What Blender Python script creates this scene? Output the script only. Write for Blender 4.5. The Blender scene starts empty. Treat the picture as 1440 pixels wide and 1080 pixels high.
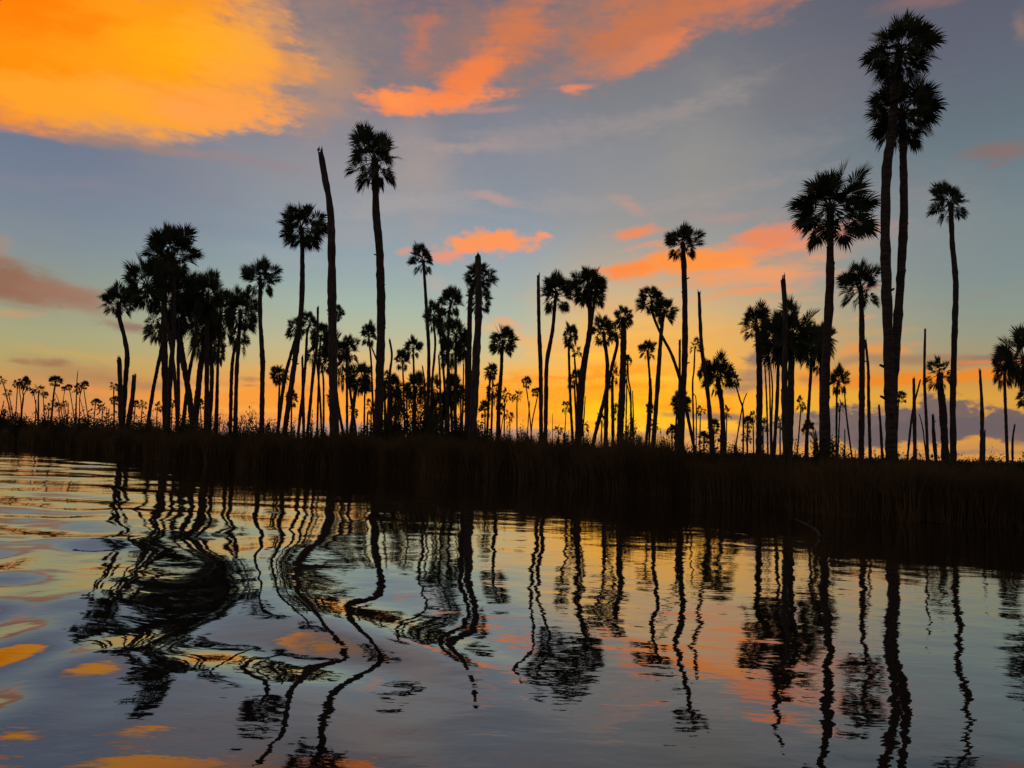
import bpy, math, random
import numpy as np
from mathutils import Vector, Matrix

random.seed(7)
rng = np.random.default_rng(7)
scene = bpy.context.scene
COL = scene.collection

# ------------------------------------------------------------------ camera
CAM_H = 1.6
FPX = 1050.0                       # focal length in pixels of the 1440 wide photo
PITCH = math.radians(4.87)
ROLL = math.radians(1.86)
FWD = np.array((0, math.cos(PITCH), math.sin(PITCH)))
R0 = np.array((1.0, 0, 0))
U0 = np.array((0, -math.sin(PITCH), math.cos(PITCH)))
IX = math.cos(ROLL) * R0 + math.sin(ROLL) * U0
IY = math.cos(ROLL) * U0 - math.sin(ROLL) * R0

cam_data = bpy.data.cameras.new("camera")
cam = bpy.data.objects.new("camera", cam_data)
COL.objects.link(cam)
m = Matrix(((IX[0], IY[0], -FWD[0], 0), (IX[1], IY[1], -FWD[1], 0), (IX[2], IY[2], -FWD[2], CAM_H), (0, 0, 0, 1)))
cam.matrix_world = m
cam_data.sensor_width = 36
cam_data.lens = 36 * FPX / 1440
cam_data.clip_start = 0.1
cam_data.clip_end = 20000
scene.camera = cam


def ray(px, py):
    d = FWD + (px - 720) / FPX * IX - (py - 540) / FPX * IY
    return d


def at(px, py, depth):
    """the point at real distance `depth` up the shore seen at a place in the photo"""
    d = ray(px, py)
    d = d * (depth / d[1])
    return np.array((d[0], d[1], d[2] + CAM_H))


def azel(px, py):
    d = ray(px, py)
    d = d / np.linalg.norm(d)
    return math.degrees(math.atan2(d[0], d[1])), math.degrees(math.asin(d[2]))


# ------------------------------------------------------------------ shore line
BX = np.array([-4000, -900, -300, -170, -110, -73, -49, -32.7, -20.6, -9.6, 0.0, 6.2, 9.1, 13.0, 20, 32, 60, 200, 4000.0])
BY = np.array([1500, 620, 330, 228, 160, 110, 80, 60, 45.5, 42, 36.0, 26.5, 20.3, 18.8, 16.6, 14, 6, -60, -900.0])


def shore(x):
    x = np.asarray(x, dtype=float)
    w = 0.5 * np.sin(x * 0.9) + 0.35 * np.sin(x * 2.3 + 1) + 0.2 * np.sin(x * 5.1 + 2)
    return np.interp(x, BX, BY) + w * np.clip(1 - np.abs(x) / 120, 0, 1)


def ground_z(off):
    return np.interp(off, [-3, -0.6, 0.0, 0.5, 3, 12, 60, 5000], [-1.2, -0.35, -0.02, 0.14, 0.32, 0.4, 0.45, 0.5])


def shore_depth(px):
    """distance of the bank in the direction of a photo column"""
    d = ray(px, 600)
    k = d[0] / d[1]
    ys = np.linspace(8, 400, 4000)
    s = ys - shore(k * ys)
    i = np.argmax(s > 0)
    return float(ys[i])


# ------------------------------------------------------------------ materials
def srgb(c):
    return tuple((v / 255 / 12.92) if v / 255 <= 0.04045 else ((v / 255 + 0.055) / 1.055) ** 2.4 for v in c)


def noise_mat(name, c1, c2, scale, rough=0.9, detail=6, stretch=(1, 1, 1), bump=0.0):
    mt = bpy.data.materials.new(name)
    mt.use_nodes = True
    nt = mt.node_tree
    b = nt.nodes["Principled BSDF"]
    b.inputs["Roughness"].default_value = rough
    b.inputs["Specular IOR Level"].default_value = 0.15
    tc = nt.nodes.new("ShaderNodeTexCoord")
    mp = nt.nodes.new("ShaderNodeMapping")
    mp.inputs["Scale"].default_value = stretch
    nz = nt.nodes.new("ShaderNodeTexNoise")
    nz.inputs["Scale"].default_value = scale
    nz.inputs["Detail"].default_value = detail
    rp = nt.nodes.new("ShaderNodeValToRGB")
    rp.color_ramp.elements[0].position = 0.35
    rp.color_ramp.elements[1].position = 0.68
    rp.color_ramp.elements[0].color = (*c1, 1)
    rp.color_ramp.elements[1].color = (*c2, 1)
    nt.links.new(tc.outputs["Object"], mp.inputs["Vector"])
    nt.links.new(mp.outputs["Vector"], nz.inputs["Vector"])
    nt.links.new(nz.outputs["Fac"], rp.inputs["Fac"])
    nt.links.new(rp.outputs["Color"], b.inputs["Base Color"])
    if bump:
        bp = nt.nodes.new("ShaderNodeBump")
        bp.inputs["Strength"].default_value = bump
        bp.inputs["Distance"].default_value = 0.03
        nt.links.new(nz.outputs["Fac"], bp.inputs["Height"])
        nt.links.new(bp.outputs["Normal"], b.inputs["Normal"])
    return mt


M_FROND = noise_mat("palm_leaf", (0.022, 0.030, 0.010), (0.045, 0.050, 0.020), 2.0, 0.75)
M_DEAD = noise_mat("dry_palm_leaf", (0.035, 0.025, 0.014), (0.07, 0.05, 0.03), 3.0)
M_BARK = noise_mat("palm_bark", (0.028, 0.021, 0.016), (0.07, 0.055, 0.042), 3.5, 0.95, 8, (1, 1, 5), 0.8)
M_SNAG = noise_mat("weathered_wood", (0.03, 0.023, 0.018), (0.08, 0.065, 0.05), 3.0, 0.95, 8, (3, 3, 0.6), 0.8)
M_SHRUB = noise_mat("shrub_leaf", (0.030, 0.032, 0.012), (0.065, 0.062, 0.022), 3.0)
M_TWIG = noise_mat("twig", (0.03, 0.022, 0.015), (0.05, 0.04, 0.03), 6.0)
M_GRASS = noise_mat("marsh_grass", (0.062, 0.040, 0.015), (0.13, 0.082, 0.030), 0.35, 0.95, 5)
M_MUD = noise_mat("marsh_mud", (0.014, 0.010, 0.007), (0.035, 0.026, 0.016), 0.8, 1.0)
M_MUD.node_tree.nodes["Principled BSDF"].inputs["Specular IOR Level"].default_value = 0.0
M_DRIFT = noise_mat("bleached_wood", (0.06, 0.05, 0.04), (0.11, 0.09, 0.072), 5.0)


# ------------------------------------------------------------------ mesh helpers
class MB:
    def __init__(self):
        self.v = []
        self.f = []

    def add(self, verts, faces):
        b = len(self.v)
        self.v.extend(verts)
        self.f.extend(tuple(b + i for i in f) for f in faces)

    def mesh(self, name, mat, smooth=False):
        me = bpy.data.meshes.new(name)
        me.from_pydata([tuple(map(float, p)) for p in self.v], [], self.f)
        if smooth:
            me.polygons.foreach_set("use_smooth", [True] * len(me.polygons))
        me.materials.append(mat)
        me.update()
        return me


def link(name, me, parent=None, loc=None):
    o = bpy.data.objects.new(name, me)
    COL.objects.link(o)
    if parent is not None:
        o.parent = parent
    if loc is not None:
        o.location = loc
    return o


def tag(o, label=None, cat=None, group=None, kind=None):
    if label:
        o["label"] = label
    if cat:
        o["category"] = cat
    if group:
        o["group"] = group
    if kind:
        o["kind"] = kind
    return o


def catmull(pts, n):
    pts = [np.array(p, float) for p in pts]
    if len(pts) == 2:
        return [pts[0] + (pts[1] - pts[0]) * t for t in np.linspace(0, 1, n)]
    P = [2 * pts[0] - pts[1]] + pts + [2 * pts[-1] - pts[-2]]
    L = [0.0]
    for a, b in zip(pts[:-1], pts[1:]):
        L.append(L[-1] + np.linalg.norm(b - a))
    out = []
    for t in np.linspace(0, L[-1], n):
        i = min(max(np.searchsorted(L, t) - 1, 0), len(pts) - 2)
        u = (t - L[i]) / max(L[i + 1] - L[i], 1e-6)
        p0, p1, p2, p3 = P[i], P[i + 1], P[i + 2], P[i + 3]
        out.append(0.5 * (2 * p1 + (p2 - p0) * u + (2 * p0 - 5 * p1 + 4 * p2 - p3) * u * u + (3 * p1 - p0 - 3 * p2 + p3) * u ** 3))
    return out


def tube(mb, pts, rad, sides=9, rough=0.0, jag=0.0, cap=True):
    """round tapering tube along nearly vertical points; rad = list of radii"""
    n = len(pts)
    verts, faces = [], []
    ph = random.random() * 6.28
    for i, p in enumerate(pts):
        a = pts[max(i - 1, 0)]
        b = pts[min(i + 1, n - 1)]
        t = np.array(b) - np.array(a)
        t = t / (np.linalg.norm(t) + 1e-9)
        s = np.cross(t, (0.0, 1.0, 0.13))
        s = s / (np.linalg.norm(s) + 1e-9)
        q = np.cross(s, t)
        for k in range(sides):
            an = ph + 2 * math.pi * k / sides
            r = rad[i] * (1 + rough * (random.random() - 0.5))
            v = np.array(p) + s * (math.cos(an) * r) + q * (math.sin(an) * r)
            if jag and i == 0:
                v = v - t * (-jag * (random.random() - 0.35))
            verts.append(v)
    for i in range(n - 1):
        for k in range(sides):
            a = i * sides + k
            b = i * sides + (k + 1) % sides
            faces.append((a, b, b + sides, a + sides))
    if cap:
        faces.append(tuple(range(sides)))
        faces.append(tuple((n - 1) * sides + k for k in range(sides))[::-1])
    mb.add(verts, faces)


# ------------------------------------------------------------------ palm crowns
def frond(mb, org, az, el, lp, lb, nleaf, rnd, fold=0.35, spread=118, droop=0.35, pw=0.013, twist=1.0):
    """one fan frond: curved leaf stalk, then a folded fan of pointed leaflets"""
    ca, sa = math.cos(az), math.sin(az)
    hor = np.array((ca, sa, 0.0))
    up = np.array((0, 0, 1.0))
    side = np.array((-sa, ca, 0.0))
    d = hor * math.cos(el) + up * math.sin(el)
    p = np.array(org, float)
    pts = [p]
    seg = 4
    sag = droop * 0.9 / seg
    for i in range(seg):
        d = d - up * sag * math.cos(el) * 0.55
        d = d / np.linalg.norm(d)
        p = p + d * (lp / seg)
        pts.append(p)
    # stalk
    for a, b in zip(pts[:-1], pts[1:]):
        q = np.cross(b - a, side)
        q = q / (np.linalg.norm(q) + 1e-9)
        mb.add([a + side * pw, a - side * pw, b - side * pw, b + side * pw], [(0, 1, 2, 3)])
        mb.add([a + q * pw, a - q * pw, b - q * pw, b + q * pw], [(0, 1, 2, 3)])
    # fan
    tw = rnd.uniform(-1.35, 1.35) * twist
    nrm = np.cross(side, d)
    nrm = nrm / np.linalg.norm(nrm)
    if nrm[2] < 0 and el > -0.3:
        nrm = -nrm
    s2 = side * math.cos(tw) + nrm * math.sin(tw)
    n2 = np.cross(s2, d)
    n2 = n2 / np.linalg.norm(n2)
    c = pts[-1]
    st = math.radians(2 * spread) / nleaf
    for j in range(nleaf):
        a = (j + 0.5) / nleaf * 2 - 1
        an = math.radians(spread) * a + rnd.gauss(0, 0.03)
        L = lb * (1 - 0.30 * abs(a) ** 1.5) * rnd.uniform(0.86, 1.1)
        base = c + d * (lb * 0.28 * (1 - abs(a)))          # leaflets start along the midrib
        ld = d * math.cos(an) + s2 * math.sin(an) * math.cos(fold) - n2 * abs(math.sin(an)) * math.sin(fold)
        ld = ld / np.linalg.norm(ld)
        perp = np.cross(ld, n2)
        perp = perp / (np.linalg.norm(perp) + 1e-9)
        m1 = base + ld * L * 0.48 - up * L * 0.03 * droop
        w1 = L * 0.48 * st * 0.66 + 0.003
        l2 = ld - up * droop * rnd.uniform(0.3, 0.9)
        l2 = l2 / np.linalg.norm(l2)
        m2 = m1 + l2 * L * 0.27
        w2 = w1 * 0.5
        l3 = l2 - up * droop * rnd.uniform(0.3, 1.3)
        l3 = l3 / np.linalg.norm(l3)
        tip = m2 + l3 * L * 0.22
        mb.add([base, m1 + perp * w1, m1 - perp * w1, m2 + perp * w2, m2 - perp * w2, tip],
               [(0, 2, 1), (1, 2, 4, 3), (3, 4, 5)])


def make_crown(seed, style, nleaf=32):
    rnd = random.Random(seed)
    mb = MB()
    G = 2.39996
    if style == "full":        # round crown with older fronds bending down
        n, top, bot = 46, 80, -54
    elif style == "dome":      # dense umbrella
        n, top, bot = 40, 86, -14
    elif style == "umb":       # rounded head, gap, then low side fronds
        n, top, bot = 32, 80, 2
    elif style == "spare":     # few fronds
        n, top, bot = 17, 78, -46
    elif style == "droop":     # worn crown, most fronds hanging
        n, top, bot = 32, 82, -64
    else:                      # "ball"
        n, top, bot = 48, 84, -64
    a0, a1, lob = rnd.random() * 6.28, rnd.random() * 6.28, rnd.uniform(0.03, 0.2)
    s0, s1 = math.sin(math.radians(top)), math.sin(math.radians(bot))
    for i in range(n):
        t = (i + 0.5) / n
        el = math.asin(s0 + (s1 - s0) * t) + math.radians(rnd.gauss(0, 5))
        az = a0 + i * G + rnd.gauss(0, 0.2)
        old = max(0.0, t - 0.6)
        lop = 1 + lob * math.cos(az - a1)
        lp = rnd.uniform(0.38, 0.66) * lop
        lb = rnd.uniform(0.44, 0.57) * (0.5 + 0.5 * lop)
        if rnd.random() < 0.06:
            continue
        if style == "dome":
            lp *= 0.9
            lb *= 1.15
        if style == "ball":
            lp *= rnd.uniform(0.6, 1.0)
        frond(mb, (0, 0, -0.10 * t), az, el, lp, lb, nleaf, rnd,
              fold=rnd.uniform(0.15, 0.55) + old, spread=rnd.uniform(100, 130) * (1 - 0.4 * old),
              droop=0.16 + 0.40 * t)
    if style == "umb":
        for i in range(9):
            az = a0 + i * 6.28 / 9 + rnd.gauss(0, 0.25)
            frond(mb, (0, 0, -0.12), az, math.radians(rnd.uniform(-42, -22)), rnd.uniform(0.42, 0.56), 0.46, nleaf, rnd,
                  fold=0.6, spread=90, droop=0.7)
    # leaf boots packed round the bud
    for i in range(26):
        az = rnd.random() * 6.28
        z = -rnd.uniform(0.0, 0.34)
        r0 = 0.07
        p = np.array((math.cos(az) * r0, math.sin(az) * r0, z))
        q = p + np.array((math.cos(az), math.sin(az), 1.1)) * rnd.uniform(0.07, 0.15)
        s = np.array((-math.sin(az), math.cos(az), 0)) * 0.028
        mb.add([p - s, p + s, q + s * 0.5, q - s * 0.5], [(0, 1, 2, 3)])
    me = mb.mesh("crown", M_FROND)
    V = np.array(mb.v)
    rl = float(np.percentile(np.hypot(V[:, 0], V[:, 1]), 98.5))
    return me, float(np.percentile(V[:, 2], 99.7)), float(np.percentile(V[:, 2], 0.6)), rl


def make_skirt(seed):
    """dead fronds hanging close round the top of the trunk"""
    rnd = random.Random(seed)
    mb = MB()
    for i in range(13):
        az = i * 2.39996 + rnd.gauss(0, 0.2)
        frond(mb, (0, 0, -0.16 - 0.1 * rnd.random()), az, math.radians(rnd.uniform(-62, -40)), rnd.uniform(0.22, 0.42),
              rnd.uniform(0.3, 0.42), 12, rnd, fold=1.1, spread=45, droop=1.2)
    return mb.mesh("dead_fronds", M_DEAD)


CROWNS = {}
for k, s in enumerate(("full", "dome", "umb", "spare", "droop", "ball")):
    CROWNS[s] = [make_crown(100 + 10 * k + j, s) for j in range(5 if s == "full" else 3)]
CROWNS["tiny"] = [make_crown(300 + j, "spare", 9) for j in range(3)] + [make_crown(310 + j, "umb", 9) for j in range(2)]
SKIRTS = [make_skirt(400 + j) for j in range(3)]


# ------------------------------------------------------------------ building one palm / one dead trunk
def ground_at(p):
    return float(ground_z(p[1] - shore(p[0])))


def trunk_points(path, depth, w):
    pts = [at(x, y, depth) for x, y in path]
    a, b = pts[-2], pts[-1]
    d = b - a
    d = d / max(-d[2], 1e-3)
    gz = ground_at(b)
    if b[2] > gz - 0.1:
        e = b + np.array((d[0] * 0.6, 0, -1.0)) * (b[2] - gz + 0.1)
        if e[2] < b[2] - 0.05:
            pts.append(e)
    return pts


def trunk_mesh(pts, r, name, mat, jag=0.0, top=0.82, flare=1.25, boots=0):
    L = sum(np.linalg.norm(b - a) for a, b in zip(pts[:-1], pts[1:]))
    n = max(8, min(60, int(L / 0.22)))
    P = catmull(pts, n)
    rad = []
    ph = random.random() * 9
    for i in range(n):
        t = i / (n - 1)
        k = top + (1 - top) * min(1, t * 2.2) + (flare - 1) * max(0, (t - 0.82) / 0.18) ** 2
        k *= 1 + 0.05 * math.sin(t * L * 1.7 + ph) + 0.04 * math.sin(t * L * 4.3 + 2 * ph)
        rad.append(r * k)
    base = P[-1].copy()
    mb = MB()
    tube(mb, [p - base for p in P], rad, sides=10 if r > 0.1 else 7, rough=0.2, jag=jag)
    if jag and r > 0.06:
        for _ in range(4):
            an = random.random() * 6.28
            e = P[0] - base + np.array((math.cos(an), math.sin(an), 0)) * rad[0] * 0.7
            tube(mb, [e + np.array((random.gauss(0, .03), random.gauss(0, .03), random.uniform(.08, .3))), e - np.array((0, 0, .05))],
                 [0.004, r * 0.3], sides=4)
    for i in range(2, n - 2):                       # scars and stubs of old leaf bases
        if random.random() < 0.22:
            an = random.random() * 6.28
            o = np.array((math.cos(an), math.sin(an), 0))
            q = P[i] - base
            tube(mb, [q + o * (rad[i] * 1.12) + np.array((0, 0, 0.07)), q + o * rad[i] * 0.7 - np.array((0, 0, .05))],
                 [r * 0.08, r * 0.32], sides=4)
    for _ in range(boots):
        i = random.randrange(2, n - 3)
        an = random.choice((0, math.pi)) + random.gauss(0, 0.7)
        q = P[i] - base
        o = np.array((math.cos(an), math.sin(an), 0))
        tube(mb, [q + o * (rad[i] * 1.5 + 0.05) + np.array((0, 0, 0.10)), q + o * rad[i] * 0.5],
             [0.035, 0.06], sides=5)
    return mb.mesh(name, mat, smooth=False), base, P


COUNT = {}


def palm(label, cx, top, hw, bot, style, w, path, group="palms along the marsh bank", depth=None, skirt=None, back=0.0, boots=0):
    bd = shore_depth(path[-1][0])
    if depth is None:
        depth = min(max(2730 / (2 * hw) * random.uniform(0.95, 1.05), bd + 3.0 + random.random() * 2), 240)
    depth += back
    if group in (GC, GM):                # the crowded crowns are the fullest
        hw *= 1.13
        top, bot = top - 3, bot + 8
    tiny = hw < 9
    key = "tiny" if tiny else style
    me, zt, zb, rl = CROWNS[key][COUNT.setdefault(key, 0) % len(CROWNS[key])]
    COUNT[key] += 1
    mpp = depth / FPX * 1.0
    H = (bot - top) * mpp
    sz = H / (zt - zb)
    sx = 1.06 * hw * mpp / rl
    yheart = top + (bot - top) * zt / (zt - zb)
    heart = at(cx, yheart, depth)
    pth = [p for p in path]
    low = [p for p in pth if p[1] > yheart + 0.35 * hw]
    full = [(cx, yheart)] + (low if low else pth[-1:])
    pts = trunk_points(full, depth, w)
    tm, base, P = trunk_mesh(pts, w * 0.5 * mpp, "trunk", M_BARK, boots=boots)
    root = link("palm_tree", None, loc=base)
    root.empty_display_size = 0.5
    tag(root, label, "palm tree", group)
    link("trunk", tm, root)
    c = link("crown", me, root, heart - base)
    c.scale = (sx, sx, sz)
    c.rotation_euler = (random.gauss(0, 0.05), random.gauss(0, 0.05), random.random() * 6.28)
    if skirt is None:
        skirt = hw >= 20 and style in ("full", "ball", "droop")
    if skirt:
        s = link("dead_fronds", SKIRTS[COUNT[key] % 3], root, heart - base)
        s.scale = (sx, sx, sz)
        s.rotation_euler = (0, 0, random.random() * 6.28)
    return root


def snag(label, w, path, group="bare dead trunks in the marsh", depth=None, jag=0.12, top=0.7, flare=1.2, boots=0):
    bd = shore_depth(path[-1][0])
    if depth is None:
        depth = min(max(0.32 * FPX / w * random.uniform(0.9, 1.1), bd + 2.5 + random.random() * 2.5), 200)
    pts = trunk_points(path, depth, w)
    r = w * 0.5 * depth / FPX
    tm, base, P = trunk_mesh(pts, r, "dead_trunk", M_SNAG, jag=min(jag, r * 1.6), top=top, flare=flare, boots=boots)
    o = link("dead_trunk", tm, loc=base)
    tag(o, label, "dead trunk", group)
    return o


GF = "tiny far palms beyond the tip of the bank"
GC = "palms of the dense tall clump"
GM = "palms in the thick middle grove"
GS = "palms against the yellow sunset glow"
GR = "palms along the nearer bank"
GX_ = "small background palms between the tall trunks"

# --- far-off row past the tip of the bank
palm("tiny far palm cut by the picture's edge, taller than the leaning one beside it", 2, 528, 7, 541, "tiny", 1.6, [(5, 541), (8, 553), (14, 578)], GF)
palm("tiny low far palm leaning beside the outermost far palm", 12, 547, 6, 558, "tiny", 1.4, [(13, 558), (17, 580)], GF)
snag("short far dead stick leaning over the dark thicket at the picture's edge", 1.4, [(5.5, 564), (2, 580)])
palm("tiny far palm with a straight stem, paired with a taller double-topped neighbour", 23, 532, 6.5, 545, "tiny", 1.4, [(24.5, 544), (22, 585)], GF)
palm("tiny far palm squeezed between two fuller crowns, thin bent stem", 28, 536, 5, 547, "tiny", 1.3, [(27, 547), (29.5, 565), (29.5, 584)], GF)
palm("far palm with a tall ragged two-lobed crown on a curving stem", 35, 528, 6.5, 549, "tiny", 1.6, [(32, 550), (33, 560), (30, 584)], GF)
palm("tiny far palm leaning out from the ragged two-lobed crown", 38, 533, 5, 550, "tiny", 1.3, [(36, 550), (32, 561), (31, 584)], GF)
palm("squat far palm with the broadest dark crown of the far row", 55, 540, 9, 557, "tiny", 2.2, [(54, 558), (54, 588)], GF)
palm("small far crown touching the broadest dark far crown", 46, 544, 5, 554, "tiny", 1.2, [(48, 556), (53, 588)], GF)
palm("low far palm hanging under the broadest dark far crown", 63, 550, 4.5, 560, "tiny", 1.2, [(61, 560), (62.5, 592)], GF)
snag("thin upright far stub beside the broadest dark far crown", 1.6, [(50.5, 563), (50, 589)])
palm("far palm with the neat tall round crown standing alone in the far row", 78, 528, 9.5, 544, "tiny", 2.4, [(77, 544), (75, 560), (72, 592)], GF)
snag("thin far dead stem leaning away below the neat round far crown", 1.2, [(78, 553), (83, 566), (89, 592)])
palm("low far palm crowded at the foot of the neat round far palm", 67, 566, 5.5, 579, "tiny", 1.2, [(68, 579), (67.5, 592)], GF)
palm("low tufted far palm overlapping the neat round far palm's stem", 75, 560, 6, 572, "tiny", 1.6, [(74, 572), (73, 592)], GF)
palm("low far palm with hanging ragged fronds in the far row", 83, 562, 5.5, 581, "tiny", 1.2, [(83, 580), (85, 594)], GF)
palm("tiny far palm with a very small tuft on a hair-thin stem", 90, 543, 4, 550, "tiny", 1, [(91, 549), (89, 565), (91, 592)], GF)
palm("tiny far palm on a long outward-leaning stem before the spike", 97, 540, 5, 549, "tiny", 1.3, [(98, 549), (100, 560), (105, 594)], GF)
palm("low tufted far palm with a broken stub beside its stem", 91, 563, 5.5, 572, "tiny", 1.5, [(91, 572), (94, 592)], GF)
snag("short thick far stub beside a low tufted far palm", 1.6, [(96, 568), (95, 594)])
snag("thin far dead spike rising above the far crowns", 1.3, [(109.5, 522), (108, 540), (107, 596)])
palm("far palm whose hanging crown is pierced by a dead spike", 107, 538, 6, 555, "tiny", 1.5, [(107.5, 555), (105.5, 596)], GF)
palm("far palm touching the spike-pierced crown, bent stem", 112, 537, 5.5, 547, "tiny", 1.3, [(115, 547), (112, 561), (112, 596)], GF)
palm("far palm with a rounded crown on a long slanting stem past the spike", 119, 535, 5.5, 548, "tiny", 1.3, [(118, 548), (124, 590)], GF)
snag("far leaning dead stem crossing below the spike-pierced crowns", 1.1, [(113, 562), (120, 590)])
palm("small far palm with a flat star of six fronds", 135, 560, 7, 571, "tiny", 1.5, [(134, 570), (131.5, 597)], GF)
palm("small far palm just inland of the flat star-shaped one, shorter", 144, 568, 6, 578, "tiny", 1.4, [(144, 577), (143.5, 599)], GF)
palm("stemless far bush palm at the foot of the flat star-shaped palm", 124.5, 581, 6.5, 596, "tiny", 2, [(124.5, 594), (124.5, 599)], GF)
snag("hair-thin far stick next to the shorter small far palm", 1, [(150, 573), (150, 598)])
snag("second hair-thin far stick close before the splintered trunk", 1, [(153.5, 574), (153, 598)])

# --- palm with the two splintered trunks
palm("lone curved palm with drooping side fronds rising between two splintered trunks", 167, 400, 26, 447, "umb", 6.5, [(168, 446), (175, 475), (179, 500), (177, 530), (172, 598)], skirt=False)
snag("splintered dead trunk with a needle-sharp tip beside the lone curved palm", 6.5, [(167, 504), (168.5, 520), (170, 599)], jag=0.9, top=0.9)
snag("shorter splintered dead trunk, flat jagged top, beside the lone curved palm", 6.5, [(189, 528), (186, 560), (180, 599)], jag=0.5, top=0.85)
palm("small background palm with a flat crown before the needle-tipped trunk", 161, 537, 7.5, 550, "tiny", 2, [(160, 550), (160.5, 599)], GX_)
palm("low background tuft behind the needle-tipped trunk", 161, 556, 7, 570, "tiny", 2, [(161, 568), (160, 599)], GX_)
palm("low background palm peeping past the shorter splintered trunk", 191, 562, 5.5, 573, "tiny", 1.6, [(190, 572), (188, 599)], GX_)
palm("small background palm under the slanting stem of the dense clump", 201, 562, 6, 576, "tiny", 1.6, [(200, 574), (198, 599)], GX_)
palm("small background palm seen beneath the dense clump's outer leaning trunk", 222, 564, 8, 580, "tiny", 1.6, [(221, 578), (220, 599)], GX_)
palm("small background palm between the parted trunks of the dense clump", 243, 560, 7, 574, "tiny", 1.6, [(242, 572), (241, 599)], GX_)
palm("small background palm behind the crossing trunks of the dense clump", 282, 560, 6, 576, "tiny", 1.6, [(282, 574), (283, 599)], GX_)

# --- dense clump
palm("tallest palm of the dense clump, crown clear above all its neighbours", 242, 317, 33, 384, "umb", 6.5, [(244, 380), (244, 470), (240, 520), (238, 560), (236, 598)], GC, skirt=False)
palm("dense clump's palm with the wide outer crown spreading over open sky", 207, 360, 28, 430, "full", 5, [(210, 405), (228, 440), (240, 482), (248, 560), (249, 596)], GC)
palm("dense clump's palm on the thickest straight trunk, dark crown under the tallest", 231, 352, 22, 410, "ball", 8.5, [(231, 410), (231, 470), (232, 530), (233, 598)], GC)
palm("dense clump's palm with a low crown on the slanting outer trunk", 222, 428, 15, 478, "droop", 5, [(228, 480), (216, 545), (208, 596)], GC)
palm("dense clump's middle palm on a thin upright trunk, crown packed among others", 260, 381, 22, 440, "full", 4.5, [(256, 440), (251, 480), (251, 560), (250, 594)], GC)
palm("dense clump's palm whose stout trunk slants across its thinner neighbours", 251, 412, 20, 474, "ball", 8, [(252, 465), (258, 510), (265, 550), (270, 590)], GC)
palm("dense clump's palm with a mid-height crown between the two fullest ones", 273, 388, 18, 448, "droop", 5, [(276, 470), (266, 525), (258, 592)], GC)
palm("second tallest palm of the dense clump, full crown above the double trunks", 292, 380, 23, 445, "full", 6.5, [(291, 445), (291, 520), (290, 590)], GC)
palm("dense clump's palm with a low ball crown just under the second tallest", 286, 428, 17, 500, "ball", 8, [(286, 490), (281, 525), (275, 590)], GC)
palm("dense clump's palm of the close double trunks, hanging lower crown", 297, 432, 15, 504, "droop", 6, [(296, 490), (298, 530), (295, 588)], GC)
palm("dense clump's palm with a trailing dead skirt on a thin trunk", 311, 408, 20, 470, "full", 4.2, [(308, 480), (306, 520), (305, 590)], GC)
palm("short hanging crown low on the thin trunk beside the dense clump's trailing skirt", 308, 470, 10, 508, "droop", 3.6, [(307, 500), (303, 592)], GC)
palm("outer palm of the dense clump with a clear spiky crown and paired stems", 338, 409, 23, 462, "full", 5.5, [(337, 462), (333, 520), (331, 594)], GC)
palm("lower crown tucked beneath the clear spiky crown on the paired stem", 335, 452, 13, 492, "droop", 5, [(330, 490), (326, 520), (324, 594)], GC)

# --- between the clump and the tall headless trunk
palm("slim palm with a round crown and a broken branch stub low on its trunk", 366, 358, 28, 418, "umb", 6.5, [(366, 412), (366, 450), (369, 510), (368, 600)], skirt=False)
snag("short broken stub clasping the slim palm's trunk", 2.2, [(372.5, 507), (371.5, 530), (369.5, 560), (369, 602)], jag=0.4)
palm("tall palm with a full round head just before the tall headless trunk", 424, 283, 37, 353, "full", 7.5, [(425, 345), (425, 400), (423, 440), (417, 490), (410, 540), (401, 602)], boots=3)
palm("leaning palm running alongside the round-headed palm's slanting trunk", 417, 444, 14, 480, "full", 5, [(415, 478), (401, 530), (391, 602)])
palm("low tufted palm behind the two slanting parallel trunks", 393, 512, 14, 542, "full", 3, [(393, 540), (391, 602)], GX_)
palm("palm with an open feathery crown beside the flat-topped pole", 436, 436, 15, 472, "umb", 4.2, [(432, 468), (430, 505), (427, 540), (420, 604)])
snag("flat-topped short trunk standing against the feathery crowned palm", 4.2, [(425, 502), (426, 540), (427, 606)])
snag("straight flat-topped pole rising through low crowns near the tall headless trunk", 4.6, [(447, 432), (446, 480), (440, 530), (433, 604)])
palm("small palm crown pierced by the straight flat-topped pole", 452, 454, 13, 486, "full", 3, [(450, 486), (448, 540), (446, 604)], GM)
palm("low small palm leaning inward under the pole-pierced crown", 442, 477, 11, 513, "droop", 3, [(446, 515), (450, 560), (452, 604)], GM)
palm("little tuft between the pole and the tall headless trunk", 458, 487, 8.5, 518, "tiny", 3, [(453, 515), (455, 540), (455, 604)], GM)
snag("tall headless trunk, the highest bare trunk of all, bent near its top", 12.5, [(450, 211), (457, 250), (465, 305), (467, 420), (468, 500), (470, 608)], jag=0.35, top=0.62, flare=1.6)
palm("palm mostly hidden behind the tall headless trunk, tuft showing on one side", 474, 426, 13, 452, "full", 4, [(472, 450), (471, 500), (472, 608)])
palm("lower palm hidden behind the tall headless trunk, ragged fringe showing", 466, 462, 13, 505, "droop", 4, [(468, 500), (474, 560), (482, 608)], GM)
palm("small palm with an open head just past the tall headless trunk", 490, 473, 15, 502, "umb", 3.6, [(488, 500), (488, 606)], GM, skirt=False)
palm("drooping lower crown under the small open-headed palm", 482, 492, 11, 540, "droop", 3.8, [(489, 530), (494, 562), (500, 606)], GM)
palm("palm of the low V of trunks with a wide dark crown", 507, 508, 17, 548, "full", 5, [(502, 540), (498, 565), (494, 606)], GM)
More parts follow.
